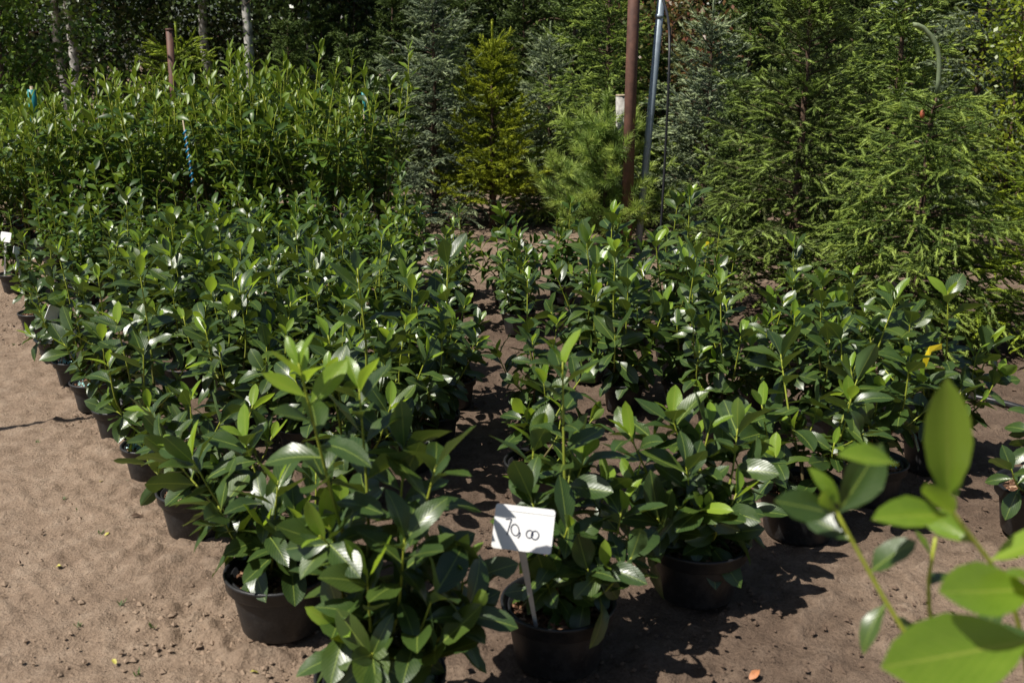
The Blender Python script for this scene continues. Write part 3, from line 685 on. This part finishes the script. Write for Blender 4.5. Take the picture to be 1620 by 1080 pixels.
def gen_conifer(seed, H, R, mat, z0=0.12, dz=0.11, nb=6, droop=0.25, up=0.2, e_top=0.9, e_low=0.05, dens=330, nl=0.017, nw=0.0035, young=0.55, shape=0.8, leader=0.25, curve_leader=False, clump=0.0, sub=0.07, fullness=1.0, p2=0.70, p3=0.55, spread=0.95, lt0=0.055, core=0.34):
    rng = random.Random(seed); nr = np.random.default_rng(seed)
    S = []; E = []; T = []; wood = MB(); trunk = MB()
    rt = 0.012+0.016*H
    top = H-leader
    tp = [(0, 0, -0.02), (rng.uniform(-.01, .01), rng.uniform(-.01, .01), H*0.3), (rng.uniform(-.02, .02), rng.uniform(-.02, .02), H*0.7), (0, 0, top)]
    if curve_leader: tp += [(0.0, 0, top+leader*0.45), (-0.03, 0, top+leader*0.75), (-0.11, 0, top+leader*0.96), (-0.17, 0, top+leader)]
    else: tp += [(0, 0, H)]
    cv = smooth_curve(tp, 0.06)
    trunk.tube(cv, [rt+(0.004-rt)*min(1, max(0, p.z/H))**0.8 for p in cv], 8)
    def run(pts, tipyoung, tb=0.35):
        m = len(pts)-1
        for i in range(m):
            S.append(pts[i][:]); E.append(pts[i+1][:]); T.append(tipyoung if i >= m-1 else tb*rng.uniform(0.6, 1.3))
    ld = [p for p in cv if p.z > top]
    if len(ld) > 1:
        for _ in range(3): run(ld, 0.6, 0.55)
        trunk = MB(); cl = [p for p in cv if p.z <= top+.07]; trunk.tube(cl, [rt+(0.006-rt)*min(1, max(0, p.z/top))**0.8 for p in cl], 8)
    lead = MB(); lead.tube(ld if len(ld) > 1 else cv[-2:], 0.013 if curve_leader else 0.008, 8, .6, .75)
    for q in range(int(H*50)):
        zz = z0+(top-z0)*rng.random(); aa = rng.random()*6.28; lq = rng.uniform(.10, .32); o = Vector((0, 0, zz)); dd = Vector((math.cos(aa), math.sin(aa), rng.uniform(0, .5)))
        run([o, o+dd*lq*.5, o+dd*lq], 0.5)
    z = z0
    while z < top:
        f = z/H
        nbr = max(3, int(round(nb*(0.75+0.5*rng.random())*(1 if f < .8 else .8))))
        a0 = rng.random()*6.28
        for b in range(nbr):
            a = a0+b*6.283/nbr+rng.uniform(-.35, .35)
            L = R*(1-f)**shape*rng.uniform(0.72, 1.12)+0.05
            if clump: L *= 1-clump*max(0, math.sin(z*9+a*1.3+seed))
            if rng.random() < 0.12: L *= 0.6
            if rng.random() < 0.13: continue
            e = e_low+(e_top-e_low)*f**1.6+rng.uniform(-.12, .12)
            zb = z+rng.uniform(-.5, .5)*dz
            if zb < 0.05 or zb > top: zb = z
            ca, sa = math.cos(a), math.sin(a); ln = L/0.95
            K = max(3, int(L/0.075)); pts = []
            sw = rng.uniform(-.12, .12)
            for i in range(K+1):
                t = i/K; r = L*t*math.cos(e*(1-0.4*t)); hz = L*(math.sin(e)*t-droop*t*t*(1-f*0.7)+up*t**3)
                aa = a+sw*t*t
                pts.append(Vector((r*math.cos(aa), r*math.sin(aa), max(0.03, zb+hz))))
            wood.tube(pts, [0.0035+0.006*L+(0.0018-0.0035-0.006*L)*i/K for i in range(K+1)], 4)
            i0 = max(1, int(K*0.12)) if L > 0.3 else 0
            run(pts[i0:], 1.0*young if rng.random() < .8 else 0.4)
            for i in range(i0, K):
                t = i/K; tg = (pts[i+1]-pts[i]).normalized()
                for sd in (-1, 1, 0):
                    if rng.random() > (p2 if sd else p2*.6)*fullness: continue
                    lt = min(0.34, (0.50*L*(1-t)+lt0))*rng.uniform(0.7, 1.15)
                    q = Quaternion((0, 0, 1), sd*rng.uniform(0.75, 1.05)+(0 if sd else rng.uniform(-.4, .4))); d = q @ tg; d.z += rng.uniform(-.40, .22) if sd else rng.choice((-.75, -.6, .55, .7)); d.normalize(); lt *= 1 if sd else .7
                    o = pts[i].lerp(pts[i+1], rng.random()); m = max(1, int(lt/0.06)); tw = [o+d*(lt*k/m)+Vector((0, 0, -droop*0.8*lt*(k/m)**2)) for k in range(m+1)]
                    run(tw, young*rng.uniform(0.8, 1.4))
                    if lt > 0.13:
                        for k in range(1, m):
                            for s2 in (-1, 1):
                                if rng.random() > p3*fullness: continue
                                l3 = min(sub*1.7, 0.55*lt*(1-k/m)+0.03)*rng.uniform(.7, 1.2); d2 = Quaternion((0, 0, 1), s2*rng.uniform(.7, 1.0)) @ d; d2.z += rng.uniform(-.25, .15); d2.normalize()
                                run([tw[k], tw[k]+d2*l3], young*rng.uniform(.7, 1.4))
        z += dz*rng.uniform(0.8, 1.2)*(1.0 if f < 0.75 else 0.9)
    V, F, TT = needles(S, E, np.clip(T, 0, 1), dens, nl, nw, nr, spread, core)
    return dict(lead=lead.mesh('leader', M['needle_blue'] if curve_leader else mat), trunk=trunk.mesh('trunk', M['bark']), wood=wood.mesh('branches', M['bark']), fol=make_mesh('needles', V, F, mat, False, {'tint': TT}), n=len(F))
def place_conifer(name, proto, loc, rz, sc, label, group=None, cat='tree'):
    root = empty(name, loc, rz, label, cat, group); root.scale = (sc,)*3
    link('trunk', proto['trunk'], root); link('branches', proto['wood'], root)
    link('leader', proto['lead'], root)
    f = link('needles', proto['fol'], root); f['kind'] = 'stuff'
    return root
c_front = gen_conifer(41, 1.80, 0.80, M['needle'], 0.12, 0.105, 8, 0.46, 0.16, 0.55, 0.15, dens=760, nl=0.021, nw=0.0045, p2=0.52, p3=0.24, spread=0.85, lt0=0.085, sub=0.085, leader=0.42, curve_leader=True, shape=0.75, young=0.8)
c_dark = gen_conifer(42, 2.35, 0.92, M['needle_dark'], 0.13, 0.125, 8, 0.32, 0.22, 0.75, 0.12, dens=560, nl=0.025, nw=0.0055, p2=0.5, p3=0.26, spread=0.82, lt0=0.09, sub=0.085, young=0.85, leader=0.15)
c_lime = gen_conifer(43, 1.35, 0.66, M['needle_lime'], 0.10, 0.11, 8, 0.22, 0.2, 0.8, 0.15, dens=500, nl=0.021, nw=0.005, p2=0.52, p3=0.24, spread=0.78, lt0=0.085, sub=0.08, young=0.75)
c_blue = gen_conifer(44, 2.7, 0.95, M['needle_blue'], 0.12, 0.16, 8, 0.22, 0.22, 0.6, 0.10, dens=300, nl=0.026, nw=0.008, p2=.56, p3=.34, spread=.85, lt0=.09, young=0.75, clump=0.3, shape=0.55)
c_gold = gen_conifer(45, 2.0, 0.74, M['needle_gold'], 0.3, 0.13, 7, 0.12, 0.22, 0.9, 0.25, dens=380, nl=0.026, nw=0.008, young=0.6, leader=0.3)
c_mid = gen_conifer(46, 2.7, 1.0, M['needle'], 0.12, 0.16, 8, 0.3, 0.2, 0.7, 0.12, dens=260, nl=0.026, nw=0.0085, p2=.56, p3=.34, spread=.85, lt0=.09, young=0.8)
c_pale = gen_conifer(47, 2.3, 0.95, M['needle_blue'], 0.12, 0.155, 8, 0.2, 0.22, 0.75, 0.15, dens=260, nl=0.026, nw=0.0085, p2=.56, p3=.34, spread=.85, lt0=.09, young=0.95, leader=0.3)
c_pine = gen_conifer(48, 1.35, 0.72, M['needle_pine'], 0.10, 0.15, 7, 0.1, 0.3, 0.9, 0.3, dens=520, nl=0.085, nw=0.0055, core=0.05, young=0.8, fullness=0.45, sub=0.05)
c_far = gen_conifer(49, 2.6, 0.85, M['needle_far'], 0.12, 0.18, 7, 0.2, 0.2, 0.8, 0.12, dens=220, nl=0.038, nw=0.012, young=0.6)
sp = place_conifer('spruce_tree', c_front, G(1437, 548), 0.0, 1.0, 'young green spruce with a bent bare leader and a rusty tip bud')
mb = MB(); mb.lathe([(0.0, -.022), (.010, -.018), (.013, 0), (.012, .012), (.008, .020), (.0, .024)], 10)
link('bud', mb.mesh('bud', plain('rusty_bud', (.34, .09, .04), .6, .2)), sp, Matrix.Translation(A(1459, 181, sp.location.y-.12)-sp.location))
place_conifer('spruce_tree', c_dark, G(1245, 486), 1.0, 1.0, 'dark bushy spruce with brownish inner twigs left of the bent-leader spruce')
place_conifer('spruce_tree', c_lime, G(1640, 560), 0.4, 1.0, 'short lime-green spruce right of the bent-leader spruce')
place_conifer('spruce_tree', c_mid, G(1395, 408), 2.0, 0.98, 'tall mid-green spruce standing behind the bent-leader spruce')
place_conifer('spruce_tree', c_blue, G(1520, 350), 0.3, 1.15, 'broad blue-grey spruce beside the lime-green shrub')
place_conifer('spruce_tree', c_pale, G(1110, 372), 2.2, 0.95, 'pale silvery spruce behind the thin black cable')
place_conifer('spruce_tree', c_mid, G(955, 352), 0.0, 1.05, 'big mid-green spruce behind the rusty pole and the pine')
place_conifer('spruce_tree', c_pale, G(868, 338), 0.7, 0.88, 'slim pale spruce between the golden spruce and the big green one')
place_conifer('spruce_tree', c_gold, G(780, 358), 1.0, 1.0, 'slender yellow-green spruce with a pointed tip beside the blue-grey one')
place_conifer('spruce_tree', c_blue, G(690, 352), 1.7, 0.92, 'clumpy blue-grey spruce at the end of the tall laurels')
place_conifer('pine_tree', c_pine, G(955, 392), 0.0, 1.0, 'small light green pine with long needles by the rusty pole')
place_conifer('spruce_tree', c_lime, G(300, 300), 2.0, 1.55, 'lime-green spruce rising behind the rusty post and tall laurels')
rng = random.Random(31)
for (u, v, s) in ((470, 300, .95), (560, 318, .8), (630, 292, 1.1), (740, 290, 1.0), (830, 288, 1.15), (1020, 300, 1.0), (1040, 345, .72), (1170, 318, 1.05), (1290, 322, 1.1), (1330, 390, .75), (1450, 330, 1.0), (1610, 335, .9), (1700, 400, .9), (1160, 395, .62), (1330, 300, 1.2), (520, 282, 1.05), (905, 300, 1.1), (1600, 300, 1.15)):
    place_conifer('conifer', c_far, G(u, v), rng.random()*6.28, s*rng.uniform(.93, 1.07), 'dim green conifer in the crowded row behind the sale spruces', 'conifers crowding behind')

# ------------------------------------------------------------------ broadleaf trees and shrubs
def gen_broad(seed, H, R, zc, mat, bark, nleaf, lsize, hang=0.0, trunk_r=0.05, nlimb=16, trunks=1, low=0.12):
    rng = random.Random(seed); nr = np.random.default_rng(seed); tr = MB(); lb = MB()
    C = []; 
    for k in range(trunks):
        ox = 0 if trunks == 1 else rng.uniform(-.15, .15); oy = 0 if trunks == 1 else rng.uniform(-.15, .15)
        pts = [Vector((ox, oy, -0.05))]; m = 7
        for i in range(1, m+1): pts.append(Vector((ox*(1+2*i/m)+rng.uniform(-.03, .03)*H*.3, oy*(1+2*i/m)+rng.uniform(-.03, .03)*H*.3, H*0.95*i/m)))
        cv = smooth_curve(pts, 0.2); tr.tube(cv, [trunk_r*(1-0.85*p.z/H) for p in cv], 8)
        for j in range(nlimb):
            f = low+(0.97-low)*(j+rng.random())/nlimb; p = cv[min(len(cv)-2, int(f*len(cv)))]
            a = rng.random()*6.28; rel = (p.z-zc)/(H-zc) if p.z > zc else (zc-p.z)/zc*0.7
            L = R*math.sqrt(max(0.08, 1-rel*rel))*rng.uniform(.75, 1.1)
            q = p+Vector((math.cos(a)*L, math.sin(a)*L, L*rng.uniform(.1, .7)*(1-hang)-hang*L*0.5))
            c2 = smooth_curve([p, p.lerp(q, .5)+Vector((0, 0, 0.18*L)), q], 0.15)
            lb.tube(c2, [trunk_r*.3*(1-.85*i/(len(c2)-1)) for i in range(len(c2))], 4)
            for i, c in enumerate(c2[1:]):
                for s in range(3): C.append((c.x+rng.gauss(0, .10*R), c.y+rng.gauss(0, .10*R), c.z+rng.gauss(0, .08*R)-hang*rng.random()*0.5*R, rng.random()))
    C = np.array(C); idx = nr.integers(0, len(C), nleaf)
    P = C[idx, :3]+nr.normal(size=(nleaf, 3))*np.array([.085, .085, .085*(1+2.5*hang)])*R
    P[:, 2] = np.maximum(P[:, 2], 0.04)
    n = nr.normal(size=(nleaf, 3)); n[:, 2] += 0.6*(1-hang); n /= np.linalg.norm(n, axis=1)[:, None]
    d = np.cross(n, nr.normal(size=(nleaf, 3))); d[:, 2] -= hang*0.8; d -= n*np.sum(n*d, 1)[:, None]; d /= np.linalg.norm(d, axis=1)[:, None]
    s = np.cross(d, n); l = lsize*(0.65+0.7*nr.random(nleaf))[:, None]
    V = np.stack([P, P+d*l*.5+s*l*.33, P+d*l, P+d*l*.5-s*l*.33], 1).reshape(-1, 3)
    T = np.repeat(np.clip(C[idx, 3]*0.8+0.25*nr.random(nleaf), 0, 1), 4)
    return dict(trunk=tr.mesh('trunk', bark), wood=lb.mesh('branches', M['bark']), fol=make_mesh('crown', V, np.arange(nleaf*4).reshape(-1, 4), mat, False, {'tint': T}))
def place_broad(name, pr, loc, rz, sc, label, group=None, cat='tree'):
    root = empty(name, loc, rz, label, cat, group); root.scale = (sc,)*3
    link('trunk', pr['trunk'], root); link('branches', pr['wood'], root); f = link('crown', pr['fol'], root); f['kind'] = 'stuff'
    return root
birch = [gen_broad(500+s, 6.0, 1.5, 2.6, M['birch_leaf'], M['birch_bark'], 12500, 0.075, 0.75, 0.07, 30, 1, 0.13) for s in range(3)]
wood = [gen_broad(520+s, 5.5, 1.7, 2.2, M['birch_leaf'], M['bark'], 15000, 0.095, 0.2, 0.09, 34, 1, 0.06) for s in range(2)]
rng = random.Random(61)
for k in range(22):
    x = -11.5+k*0.82+rng.uniform(-.3, .3); y = 17.5+rng.uniform(-1.3, 2.5)
    place_broad('birch_tree', birch[k % 3], (x, y, 0), rng.random()*6.28, rng.uniform(.9, 1.1), 'white-barked birch with dark drooping foliage in the belt behind the nursery', 'birches behind the nursery')
for k in range(20):
    x = -5.0+k*1.25+rng.uniform(-.4, .4); y = 22.5+rng.uniform(-1, 2.5)
    place_broad('woodland_tree', wood[k % 2], (x, y, 0), rng.random()*6.28, rng.uniform(.9, 1.15), 'dark woodland tree filling the wood behind the birches', 'trees of the dark wood')
birch_bare = gen_broad(530, 6.5, 1.5, 4.5, M['birch_leaf'], M['birch_bark'], 7000, 0.075, 0.6, 0.085, 18, 1, 0.42)
for k, (u, y) in enumerate(((112, 15.5), (330, 16.0), (398, 14.5), (487, 15.0), (95, 16.5), (545, 16.2))):
    place_broad('birch_tree', birch_bare, (A(u, 100, y).x, y, 0), k*1.9, rng.uniform(.9, 1.1), 'birch with a bare white lower trunk standing before the birch belt', 'bare-trunked birches')
b_green = gen_broad(540, 3.6, 1.35, 1.5, M['green_leaf'], M['bark'], 9000, 0.07, 0.0, 0.06, 22)
place_broad('leafy_tree', b_green, A(10, 100, 13.0)*Vector((1, 1, 0)) if False else Vector((A(0, 100, 11.5).x, 11.5, 0)), 0, 1.0, 'dense fresh-green leafy tree at the end of the birch belt')
b_lime = gen_broad(541, 2.3, 0.75, 1.2, M['lime_leaf'], M['bark'], 4500, 0.05, 0.0, 0.02, 16, 3)
place_broad('leafy_shrub', b_lime, G(1590, 372), 0, 1.0, 'bright yellow-green leafy shrub beside the blue-grey spruce', cat='shrub')
b_mar = gen_broad(542, 2.9, 0.6, 2.2, M['maroon_leaf'], M['bark'], 3000, 0.06, 0.0, 0.03, 14, 1, 0.6)
place_broad('leafy_tree', b_mar, G(1625, 345), 0, 1.0, 'dark maroon-leaved young tree behind the yellow-green shrub')
b_red = gen_broad(543, 2.3, 0.9, 1.4, M['red_leaf'], M['bark'], 4000, 0.07, 0.0, 0.03, 16, 3)
place_broad('leafy_shrub', b_red, G(1085, 305), 0, 1.0, 'leafy shrub with reddish young leaves behind the pale spruce', cat='shrub')
place_broad('leafy_shrub', b_lime, G(20, 318), 1.0, 0.62, 'small clipped lime-green shrub behind the teal tube', cat='shrub')

# ------------------------------------------------------------------ poles, posts, ties
def pole(name, pts, r, mat, label, cat, n=12):
    root = empty(name, (pts[0][0], pts[0][1], 0), 0, label, cat)
    rel = [Vector(p)-Vector((pts[0][0], pts[0][1], 0)) for p in pts]
    mb = MB(); mb.tube(rel, r, n); link('shaft', mb.mesh('shaft', mat), root)
    return root, rel
b = G(990, 398)
root, rel = pole('rusty_pole', [(b.x, b.y, -.1), (b.x+0.0, b.y, 1.5), (b.x+.01, b.y, 3.4)], 0.050, M['rust'], 'thick rusty brown steel pole standing behind the laurels', 'pole', 16)
mb = MB(); mb.lathe([(0.0, 3.415), (.03, 3.412), (.053, 3.40), (.053, 3.38), (.0502, 3.38)], 16); c = link('cap', mb.mesh('cap', M['rust']), root, Matrix.Translation((.01, 0, 0)))
b2 = G(1009, 396); top = A(1046, 0, b2.y+0.02); d = (top-b2)
root, rel = pole('grey_pole', [b2-d*.03, b2+d*.5, b2+d*1.35], 0.032, M['galv'], 'slim grey galvanised pole leaning beside the rusty one', 'pole', 12)
mb = MB(); mb.tube([d*0.93, d*0.945], .036, 12); mb.build('clamp', M['galv'], root)
w0 = G(1040, 440); w1 = A(1059, 60, w0.y+.15); w2 = b2+d*1.02
mb = MB(); mb.tube(smooth_curve([w0, w0.lerp(w1, .5)+Vector((.012, 0, 0)), w1, w2], .1), 0.010, 6)
tag(mb.build('black_cable', M['black_wire']), 'thin black cable hanging down beside the grey pole', 'cable')
b3 = G(1052, 350); t3 = A(1058, 116, b3.y)
root, rel = pole('thin_steel_post', [(b3.x, b3.y, -.05), tuple(b3.lerp(t3, .5)), tuple(t3)], 0.016, M['galv'], 'thin grey steel post among the conifers behind the cable', 'post', 10)
mb = MB(); mb.lathe([(0, .012), (.012, .010), (.018, 0), (.018, -.03), (.0162, -.03)], 10); link('cap', mb.mesh('cap', M['galv']), root, Matrix.Translation(t3-Vector((b3.x, b3.y, 0))))
b4 = G(981, 388); t4 = A(983, 152, b4.y)
root, rel = pole('wooden_post', [(b4.x, b4.y, -.1), tuple(b4.lerp(t4, .5)+Vector((.01, 0, 0))), tuple(t4)], 0.050, M['birch_bark'], 'cut birch post with a pale sawn top behind the rusty pole', 'post', 14)
mb = MB(); mb.tube([Vector((0, 0, .0)), Vector((0, 0, .012))], [.054, .047], 14); link('sawn_top', mb.mesh('sawn_top', M['wood']), root, Matrix.Translation(t4-Vector((b4.x, b4.y, 0))))
b5 = G(285, 322); t5 = A(268, 48, b5.y)
root, rel = pole('rusty_post', [(b5.x, b5.y, -.1), tuple(b5.lerp(t5, .5)), tuple(t5)], 0.040, M['rust'], 'short rusty steel post leaning among the tall laurels', 'post', 10)
mb = MB(); mb.tube([Vector((0, 0, 0)), Vector((0, 0, .015))], [.047, .043], 10); link('cap', mb.mesh('cap', M['rust']), root, Matrix.Translation(t5-Vector((b5.x, b5.y, 0))))
for (u, v0, v1, Y, lab) in ((50, 142, 205, 9.2, 'teal plastic tree guard tube on a stake beside the leafy tree'), (574, 143, 192, 9.9, 'slim teal tube on a stake at the end of the tall laurels')):
    t = A(u, v0, Y); q = A(u+6, v1, Y); root = empty('tree_guard', (t.x, t.y, 0), 0, lab, 'stake')
    rr = 0.036 if u < 100 else 0.018
    mb = MB(); o = Vector((t.x, t.y, 0)); mb.tube([q-o, (q-o).lerp(t-o, .5), t-o], rr, 12); link('tube', mb.mesh('tube', M['teal']), root)
    mb = MB(); mb.tube([Vector((.0, 0, -.05)), Vector((0.005, 0, t.z*.5)), t-o+Vector((0, 0, .03))], rr*.4, 8); link('stake', mb.mesh('stake', M['wood']), root)
t = A(293, 210, 8.4); q = A(306, 296, 8.4); root = empty('plant_tie', (t.x, t.y, 0), 0, 'bright blue tape wound round a cane in the tall laurels', 'tie'); o = Vector((t.x, t.y, 0))
mb = MB(); mb.tube([Vector((.13, 0, -.03)), (q-o), t-o+Vector((-.01, 0, .1))], .006, 6); link('cane', mb.mesh('cane', M['wood']), root)
for k in range(9):
    p = (t-o).lerp(q-o, k/9.0); mb = MB(); mb.tube([p+Vector((-.013, -.006, -.012)), p+Vector((0, -.012, .004)), p+Vector((.013, -.004, .02))], .009, 6); link('tape_turn', mb.mesh('tape_turn', M['blue_tie']), root)
# pole outside the picture whose shadow crosses the track
s0 = G(0, 690); s1 = G(162, 655); sh2 = Vector((SHADOW.x, SHADOW.y, 0)); tipg = s1
hgt = 2.3; basep = tipg-sh2*(hgt/math.tan(SUN_EL))
mb = MB(); root = empty('thin_post', (basep.x, basep.y, 0), 0, 'thin steel post beside the sandy track', 'post')
mb.tube([(0, 0, -.1), (0, 0, hgt*.5), (0, 0, hgt)], .021, 8); link('shaft', mb.mesh('shaft', M['galv']), root)
mb = MB(); mb.tube([(0, 0, hgt), (0, 0, hgt+.012)], [.014, .010], 8); link('cap', mb.mesh('cap', M['galv']), root)
# black water pipe
mb = MB(); pts = [G(1500, 622)+Vector((0, 0, .012)), G(1545, 632)+Vector((0, 0, .012)), G(1585, 641)+Vector((0, 0, .014)), G(1640, 657)+Vector((0, 0, .012)), G(1760, 700)+Vector((0, 0, .012)), G(1950, 800)+Vector((0, 0, .012))]
mb.tube(smooth_curve(pts, .05), .016, 10); tag(mb.build('water_pipe', M['hose']), 'black polythene water pipe lying on the sandy ground', 'pipe')
# thin blue hose lines behind
mb = MB(); pts = [G(560, 372), G(600, 361), G(660, 357), G(720, 352), G(790, 349)]
mb.tube([p+Vector((0, 0, .12)) for p in pts], .008, 6); tag(mb.build('blue_hose', M['blue_tie']), 'thin blue irrigation hose running past the rear conifers', 'hose')

# ------------------------------------------------------------------ price signs
def rounded_plate(w, h, d, r, n=5):
    pts = []
    for cx, cz, a0 in ((w/2-r, h/2-r, 0), (-w/2+r, h/2-r, 90), (-w/2+r, -h/2+r, 180), (w/2-r, -h/2+r, 270)):
        for k in range(n+1):
            a = math.radians(a0+90*k/n); pts.append((cx+r*math.cos(a), cz+r*math.sin(a)))
    m = len(pts); V = [(x, -d/2, z) for x, z in pts]+[(x, d/2, z) for x, z in pts]
    F = [tuple(range(m-1, -1, -1)), tuple(range(m, 2*m))]+[(k, (k+1) % m, m+(k+1) % m, m+k) for k in range(m)]
    return V, F
def sign(foot, plate_c, w, h, label, yaw=0.0, roll=0.0, tilt=0.0, text=False, group=None):
    root = empty('price_sign', foot, 0, label, 'sign', group)
    c = plate_c-foot
    R3 = Matrix.Rotation(yaw, 4, 'Z') @ Matrix.Rotation(tilt, 4, 'X') @ Matrix.Rotation(roll, 4, 'Y')
    mw = Matrix.Translation(c) @ R3
    V, F = rounded_plate(w, h, 0.0025, 0.008); mb = MB(); mb.add(V, F); pl = link('plate', mb.mesh('plate', M['white_plastic'], False), root, mw)
    mb = MB(); mb.box((0, -0.0018, h/2-0.0135), (w-0.006, 0.0015, 0.0022)); link('ridge', mb.mesh('ridge', M['white_plastic'], False), pl)
    top = mw @ Vector((-w*0.02, 0.004, -h/2+0.018)); dn = Vector((0, 0, -0.02))
    mb = MB(); ax = (top-dn); n = 6
    e1 = (R3 @ Vector((1, 0, 0, 0))).to_3d()
    for wd, off in ((0.0, 0.0),):
        prof = [(-.5, -.2), (-.5, .2), (-.28, .2), (-.28, .04), (.28, .04), (.28, .2), (.5, .2), (.5, -.2)]
        V = []
        for t, s in ((0, 0.021), (.5, 0.014), (1, 0.009)):
            p = top.lerp(dn, t)
            for px, py in prof: V.append(p+e1*px*s+Vector((0, 1, 0))*py*s*0.6)
        k = len(prof); F = [(i*k+j, i*k+(j+1) % k, (i+1)*k+(j+1) % k, (i+1)*k+j) for i in range(2) for j in range(k)]+[tuple(range(k)), tuple(range(3*k-1, 2*k-1, -1))]
        mb.add(V, F)
    link('stake', mb.mesh('stake', M['stake'], False), root)
    if text:
        # strokes in plate units: x right 0..1, y down 0..1
        def st(pts): return [Vector(((x-.5)*w, -0.0024, (.5-y)*h)) for x, y in pts]
        def oval(cx, cy, rx, ry, sk=0.0): return [(cx+rx*math.cos(a)+sk*ry*-math.sin(a), cy+ry*math.sin(a)) for a in [2*math.pi*k/18+0.4 for k in range(19)]]
        glyphs = [('digit_seven', [(.19, .33), (.23, .322), (.285, .315), (.272, .42), (.255, .55), (.240, .68)]), ('digit_zero', oval(.365, .545, .066, .125, -.12)),
                  ('comma', [(.452, .585), (.455, .635), (.44, .685), (.425, .72)]), ('digit_zero', oval(.612, .60, .055, .085)), ('digit_zero', oval(.705, .61, .062, .095))]
        for nm, pts in glyphs:
            mb = MB(); sp = smooth_curve(st(pts), .002); V = []; hw = 0.00125
            for i, p in enumerate(sp):
                tg = (sp[min(i+1, len(sp)-1)]-sp[max(i-1, 0)]).normalized(); nn = Vector((tg.z, 0, -tg.x))
                V += [p+nn*hw, p-nn*hw, p-nn*hw+Vector((0, .0008, 0)), p+nn*hw+Vector((0, .0008, 0))]
            F = [(4*i+a, 4*i+b_, 4*i+4+b_, 4*i+4+a) for i in range(len(sp)-1) for a, b_ in ((0, 1), (1, 2), (2, 3), (3, 0))]
            mb.add(V, F); link(nm, mb.mesh(nm, M['ink'], False), pl)
    return root
zs = POTS['big']['H']*.8
f = FRONT[2]+Vector((0, 0, zs)); ft = A(850, 1018, FRONT[2].y-0.09); ft.z = zs+0.005
sign(ft, A(828, 836, ft.y-0.09), 0.150, 0.110, 'white plastic price sign with the handwritten figures 70,00', -0.10, 0.075, -0.42, True)
e = spots
f1 = spots[3][0]; ft = f1+Vector((-.03, -.06, .14)); sign(ft, A(86, 497, ft.y-.02), 0.10, 0.075, 'white plastic sign turned edge-on in a pot of the track row', 1.15, 0.5, 0.1)
f2 = spots[5][0]; ft = f2+Vector((-.02, -.05, .14)); sign(ft, A(26, 396, ft.y), 0.05, 0.045, 'narrow white plastic stake leaning in a far pot of the track row', 1.3, 0.35, 0)
f3 = spots[6][0]; ft = f3+Vector((-.04, -.06, .14)); sign(ft, A(9, 375, ft.y), 0.085, 0.07, 'white plastic sign facing the track in the last pot of the row', -0.2, 0.1, -0.3)
# yellow tape tags and a pale label
def tape(pts, w, mat, name, label, cat):
    V = []; P = [Vector(p) for p in pts]
    for i, p in enumerate(P):
        tg = (P[min(i+1, len(P)-1)]-P[max(i-1, 0)]).normalized(); nn = tg.cross(Vector((0, 1, 0))).normalized()
        for a, b_ in ((-1, 0), (1, 0), (1, 1), (-1, 1)): V.append(p+nn*a*w/2+Vector((0, b_*.0012, 0)))
    F = [(4*i+a, 4*i+(a+1) % 4, 4*i+4+(a+1) % 4, 4*i+4+a) for i in range(len(P)-1) for a in range(4)]+[(0, 1, 2, 3), tuple(4*len(P)-4+k for k in (3, 2, 1, 0))]
    mb = MB(); mb.add(V, F); return tag(mb.build(name, mat, None, False), label, cat)
Y = FRONT[6].y+.0
tape([A(1490, 548, Y-.06), A(1472, 552, Y-.08), A(1466, 566, Y-.09), A(1461, 580, Y-.085)], .022, M['yellow'], 'yellow_tag', 'yellow tape tag tied on the wide laurel by the water pipe', 'tag')
p0 = G(1120, 530); 
tape([A(1099, 400, p0.y-.16), A(1105, 391, p0.y-.18), A(1113, 388, p0.y-.19), A(1121, 382, p0.y-.18)], .022, M['yellow'], 'yellow_tag', 'yellow tape tag on a laurel shoot near the thin black cable', 'tag')

# ------------------------------------------------------------------ litter and weeds on the track
rng = random.Random(21)
for (u, v) in ((190, 955), (125, 988), (122, 808), (240, 990), (100, 790), (60, 700), (220, 1065), (196, 765), (22, 545), (63, 560), (160, 842)):
    p = G(u, v); p.z = -.004; V = []; F = []
    for k in range(9):
        a = rng.random()*6.28; l = rng.uniform(.010, .024); w = .0022; b0 = Vector((rng.gauss(0, .004), rng.gauss(0, .004), 0)); d = Vector((math.cos(a)*.75, math.sin(a)*.75, .8)).normalized(); s = Vector((-math.sin(a), math.cos(a), 0))*w
        n = len(V); V += [b0-s*.5, b0+s*.5, b0+d*l*.6+s, b0+d*l, b0+d*l*.6-s]; F.append((n, n+1, n+2, n+3, n+4))
    mb = MB(); mb.add(V, F, .5); o = mb.build('weed', M['weed'], None, False); o.location = p
    tag(o, 'tiny green weed sprouting from the sandy track', 'weed', 'weeds on the track')
def fallen(u, v, L, mat, lab, grp, k):
    p = G(u, v); p.z = .006; o = link('fallen_leaf', None) if False else None
    me = laurel_leaf('fallen_leaf', mat, .24, .3, .5, .25, .2); o = link('fallen_leaf', me); o.location = p; o.scale = (L, L, L); o.rotation_euler = (rng.uniform(-.1, .2), rng.uniform(-.3, .3), k)
    tag(o, lab, 'leaf', grp)
fallen(245, 930, .035, M['dry_leaf'], 'crumpled orange fallen leaf on the track before the wide pot', None, 1.0)
fallen(1202, 1062, .045, M['dry_leaf'], 'reddish dry leaf lying on the dark soil right of the price sign', None, 2.3)
fallen(205, 818, .055, M['bark'], 'dark brown curled bark strip beside the dense low laurel', None, 4.9)
for k, (u, v) in enumerate(((158, 764), (97, 897), (175, 844), (178, 1045), (395, 1065), (66, 682))):
    fallen(u, v, .026, M['yellow_leaf'], 'small yellowish fallen leaf on the sandy track', 'small fallen leaves', k*1.3)
